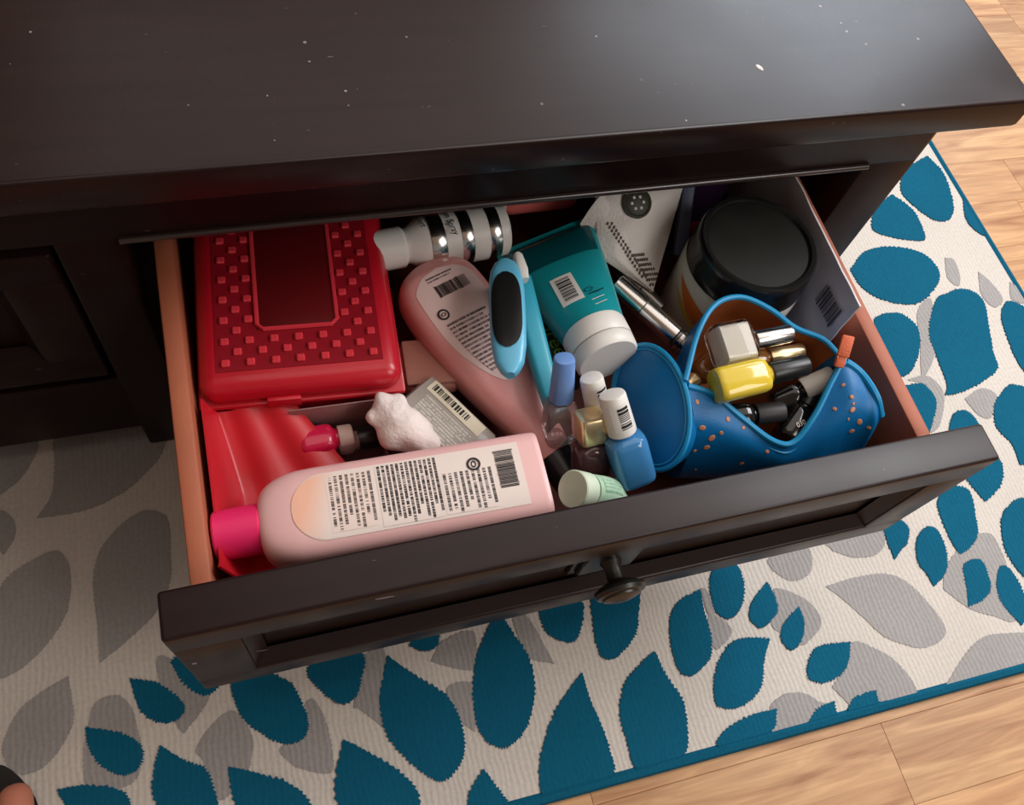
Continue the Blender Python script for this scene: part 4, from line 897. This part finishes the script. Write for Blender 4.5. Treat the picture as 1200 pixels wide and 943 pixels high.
# bottles inside the pouch
def lying(label, a, b, *args, **k): return polish(label, a, b, *args, group='nail polishes in the blue pouch', **k)
wt, wl = lying('white square nail polish with silver cap lying in the blue pouch', at(836, 408, .244), at(950, 386, .246), .0152, .0095, 7, .030, .0068, .029, 'glass2', 'silver', up=(0, -.2, 1), neck=.003)
obj('lacquer', Loft([(.0045, .0115, .0065, 7), (.005, .0125, .0078, 7), (.0265, .0125, .0078, 7), (.027, .0115, .0065, 7)], 36).bm(), M['polwhite'], wt)
lying('nail polish with gold cap under the white bottle in the blue pouch', at(850, 428, .226), at(955, 408, .228), .010, .009, 3, .032, .0062, .028, 'amber', 'gold', up=(0, 0, 1))
lying('yellow nail polish with black cap lying on top in blue pouch', at(838, 453, .240), at(968, 422, .242), .0122, .0105, 3.4, .040, .0080, .030, 'yellow', 'black', up=(0, -.3, 1))
nb, nl = lying('black nail polish with numbered base at the front dip of blue pouch', at(920, 516, .204), at(958, 452, .214), .0105, .0105, 3, .028, .0078, .030, 'blackglass', 'black', up=(0, -.4, 1))
tn = text_mesh('030', .0052)
lying('black nail polish lying under yellow bottle in blue pouch', at(850, 490, .212), at(915, 482, .214), .0095, .009, 3, .020, .0078, .022, 'blackglass', 'blackmatte', up=(0, -.3, 1))
lying('dark nail polish with white cap at the right inside blue pouch', at(905, 474, .205), at(973, 442, .224), .009, .009, 3, .022, .0085, .024, 'blackglass', 'white', up=(0, -.3, 1))
lying('small amber nail polish at the left inside blue pouch', at(838, 420, .215), at(806, 452, .212), .009, .009, 3, .022, .0062, .014, 'amber', 'gold', up=(0, -.3, 1))
obj('text_line', tn, M['paper'], nb, T(.0125, .001, nl.top(.0125, .001) + .0004) @ Rm(-.55, 'Z'))

# ------------------------------------------------------------------ person's foot at the lower left corner
fp = at(17, 898, .012)
fm = T(fp.x - .008, fp.y - .008, FZ + .010) @ Rm(math.radians(8), 'Z')
V = [(0, -.235, .045), (0, -.245, .09), (0, -.24, .20), (0, -.225, .33), (-.005, -.17, .050), (-.012, -.11, .036), (-.020, -.060, .024), (.004, -.045, .021), (.008, -.022, .017), (.008, -.004, .015),
     (-.018, -.036, .018), (-.020, -.012, .015), (-.034, -.046, .017), (-.037, -.024, .014), (-.048, -.056, .016), (-.052, -.036, .013), (-.060, -.070, .015), (-.065, -.052, .012), (0, -.265, .028)]
Ed = [(0, 1), (1, 2), (2, 3), (0, 4), (4, 5), (5, 6), (6, 7), (7, 8), (8, 9), (6, 10), (10, 11), (6, 12), (12, 13), (6, 14), (14, 15), (6, 16), (16, 17), (0, 18)]
rad = [(.034, .036), (.030, .034), (.042, .046), (.052, .055), (.032, .036), (.034, .027), (.034, .018), (.0145, .0145), (.0125, .012), (.0115, .010)] + [(.0095, .010), (.0085, .0085)] * 4 + [(.028, .026)]
me = bpy.data.meshes.new('foot'); me.from_pydata(V, Ed, []); me.update()
ft = bpy.data.objects.new('person', me); COL.objects.link(ft); ft.matrix_world = fm
sk = ft.modifiers.new('skin', 'SKIN'); 
for v, r in zip(me.skin_vertices[0].data, rad): v.radius = r; v.use_root = False
me.skin_vertices[0].data[0].use_root = True
ft.modifiers.new('sub', 'SUBSURF').levels = 2; ft.modifiers['sub'].render_levels = 2
me.materials.append(M['skin'])
dg = bpy.context.evaluated_depsgraph_get(); m3 = bpy.data.meshes.new_from_object(ft.evaluated_get(dg)); ft.modifiers.clear(); ft.data = m3; m3.name = 'person'
for v in m3.vertices:
    if v.co.z < .002: v.co.z = .002
m3.polygons.foreach_set('use_smooth', [True] * len(m3.polygons))
tag(ft, 'person standing at the lower left corner, bare toes in a black flip flop', 'person')
fb = BVHTree.FromPolygons([v.co.copy() for v in m3.vertices], [list(p.vertices) for p in m3.polygons])
for (x, y), s in (((.008, .000), .008), ((-.020, -.010), .006), ((-.037, -.022), .0055), ((-.052, -.034), .005), ((-.065, -.050), .0045)):
    h = fb.ray_cast(Vector((x, y, .1)), Vector((0, 0, -1)))
    if h[0]: obj('toenail', rbox(s * 1.2, s * 1.2, .0012, .0006, 2), M['nail'], ft, Matrix.Translation(h[0]) @ h[1].to_track_quat('Z', 'Y').to_matrix().to_4x4())
so = catmull([(.018, -.04, 0), (.014, -.012, 0), (-.006, .016, 0), (-.044, .010, 0), (-.074, -.04, 0), (-.078, -.09, 0), (-.045, -.17, 0), (-.036, -.25, 0), (0, -.285, 0), (.036, -.25, 0), (.036, -.15, 0), (.028, -.08, 0)], 5, True)
fs = thing('flip_flop', 'black rubber flip flop under the bare foot at lower left corner', 'sandal', fm)
obj('sole', prism([(p.x, p.y) for p in so], -.0098, .0012), M['rubber'], fs)
obj('strap', tube(catmull([(.030, -.13, .008), (.020, -.09, .040), (-.008, -.05, .034), (-.0045, -.028, .014), (-.0045, -.026, .002)], 6), .004, 8), M['rubber'], fs)
obj('strap', tube(catmull([(-.052, -.14, .008), (-.042, -.09, .036), (-.010, -.05, .034)], 6), .004, 8), M['rubber'], fs)
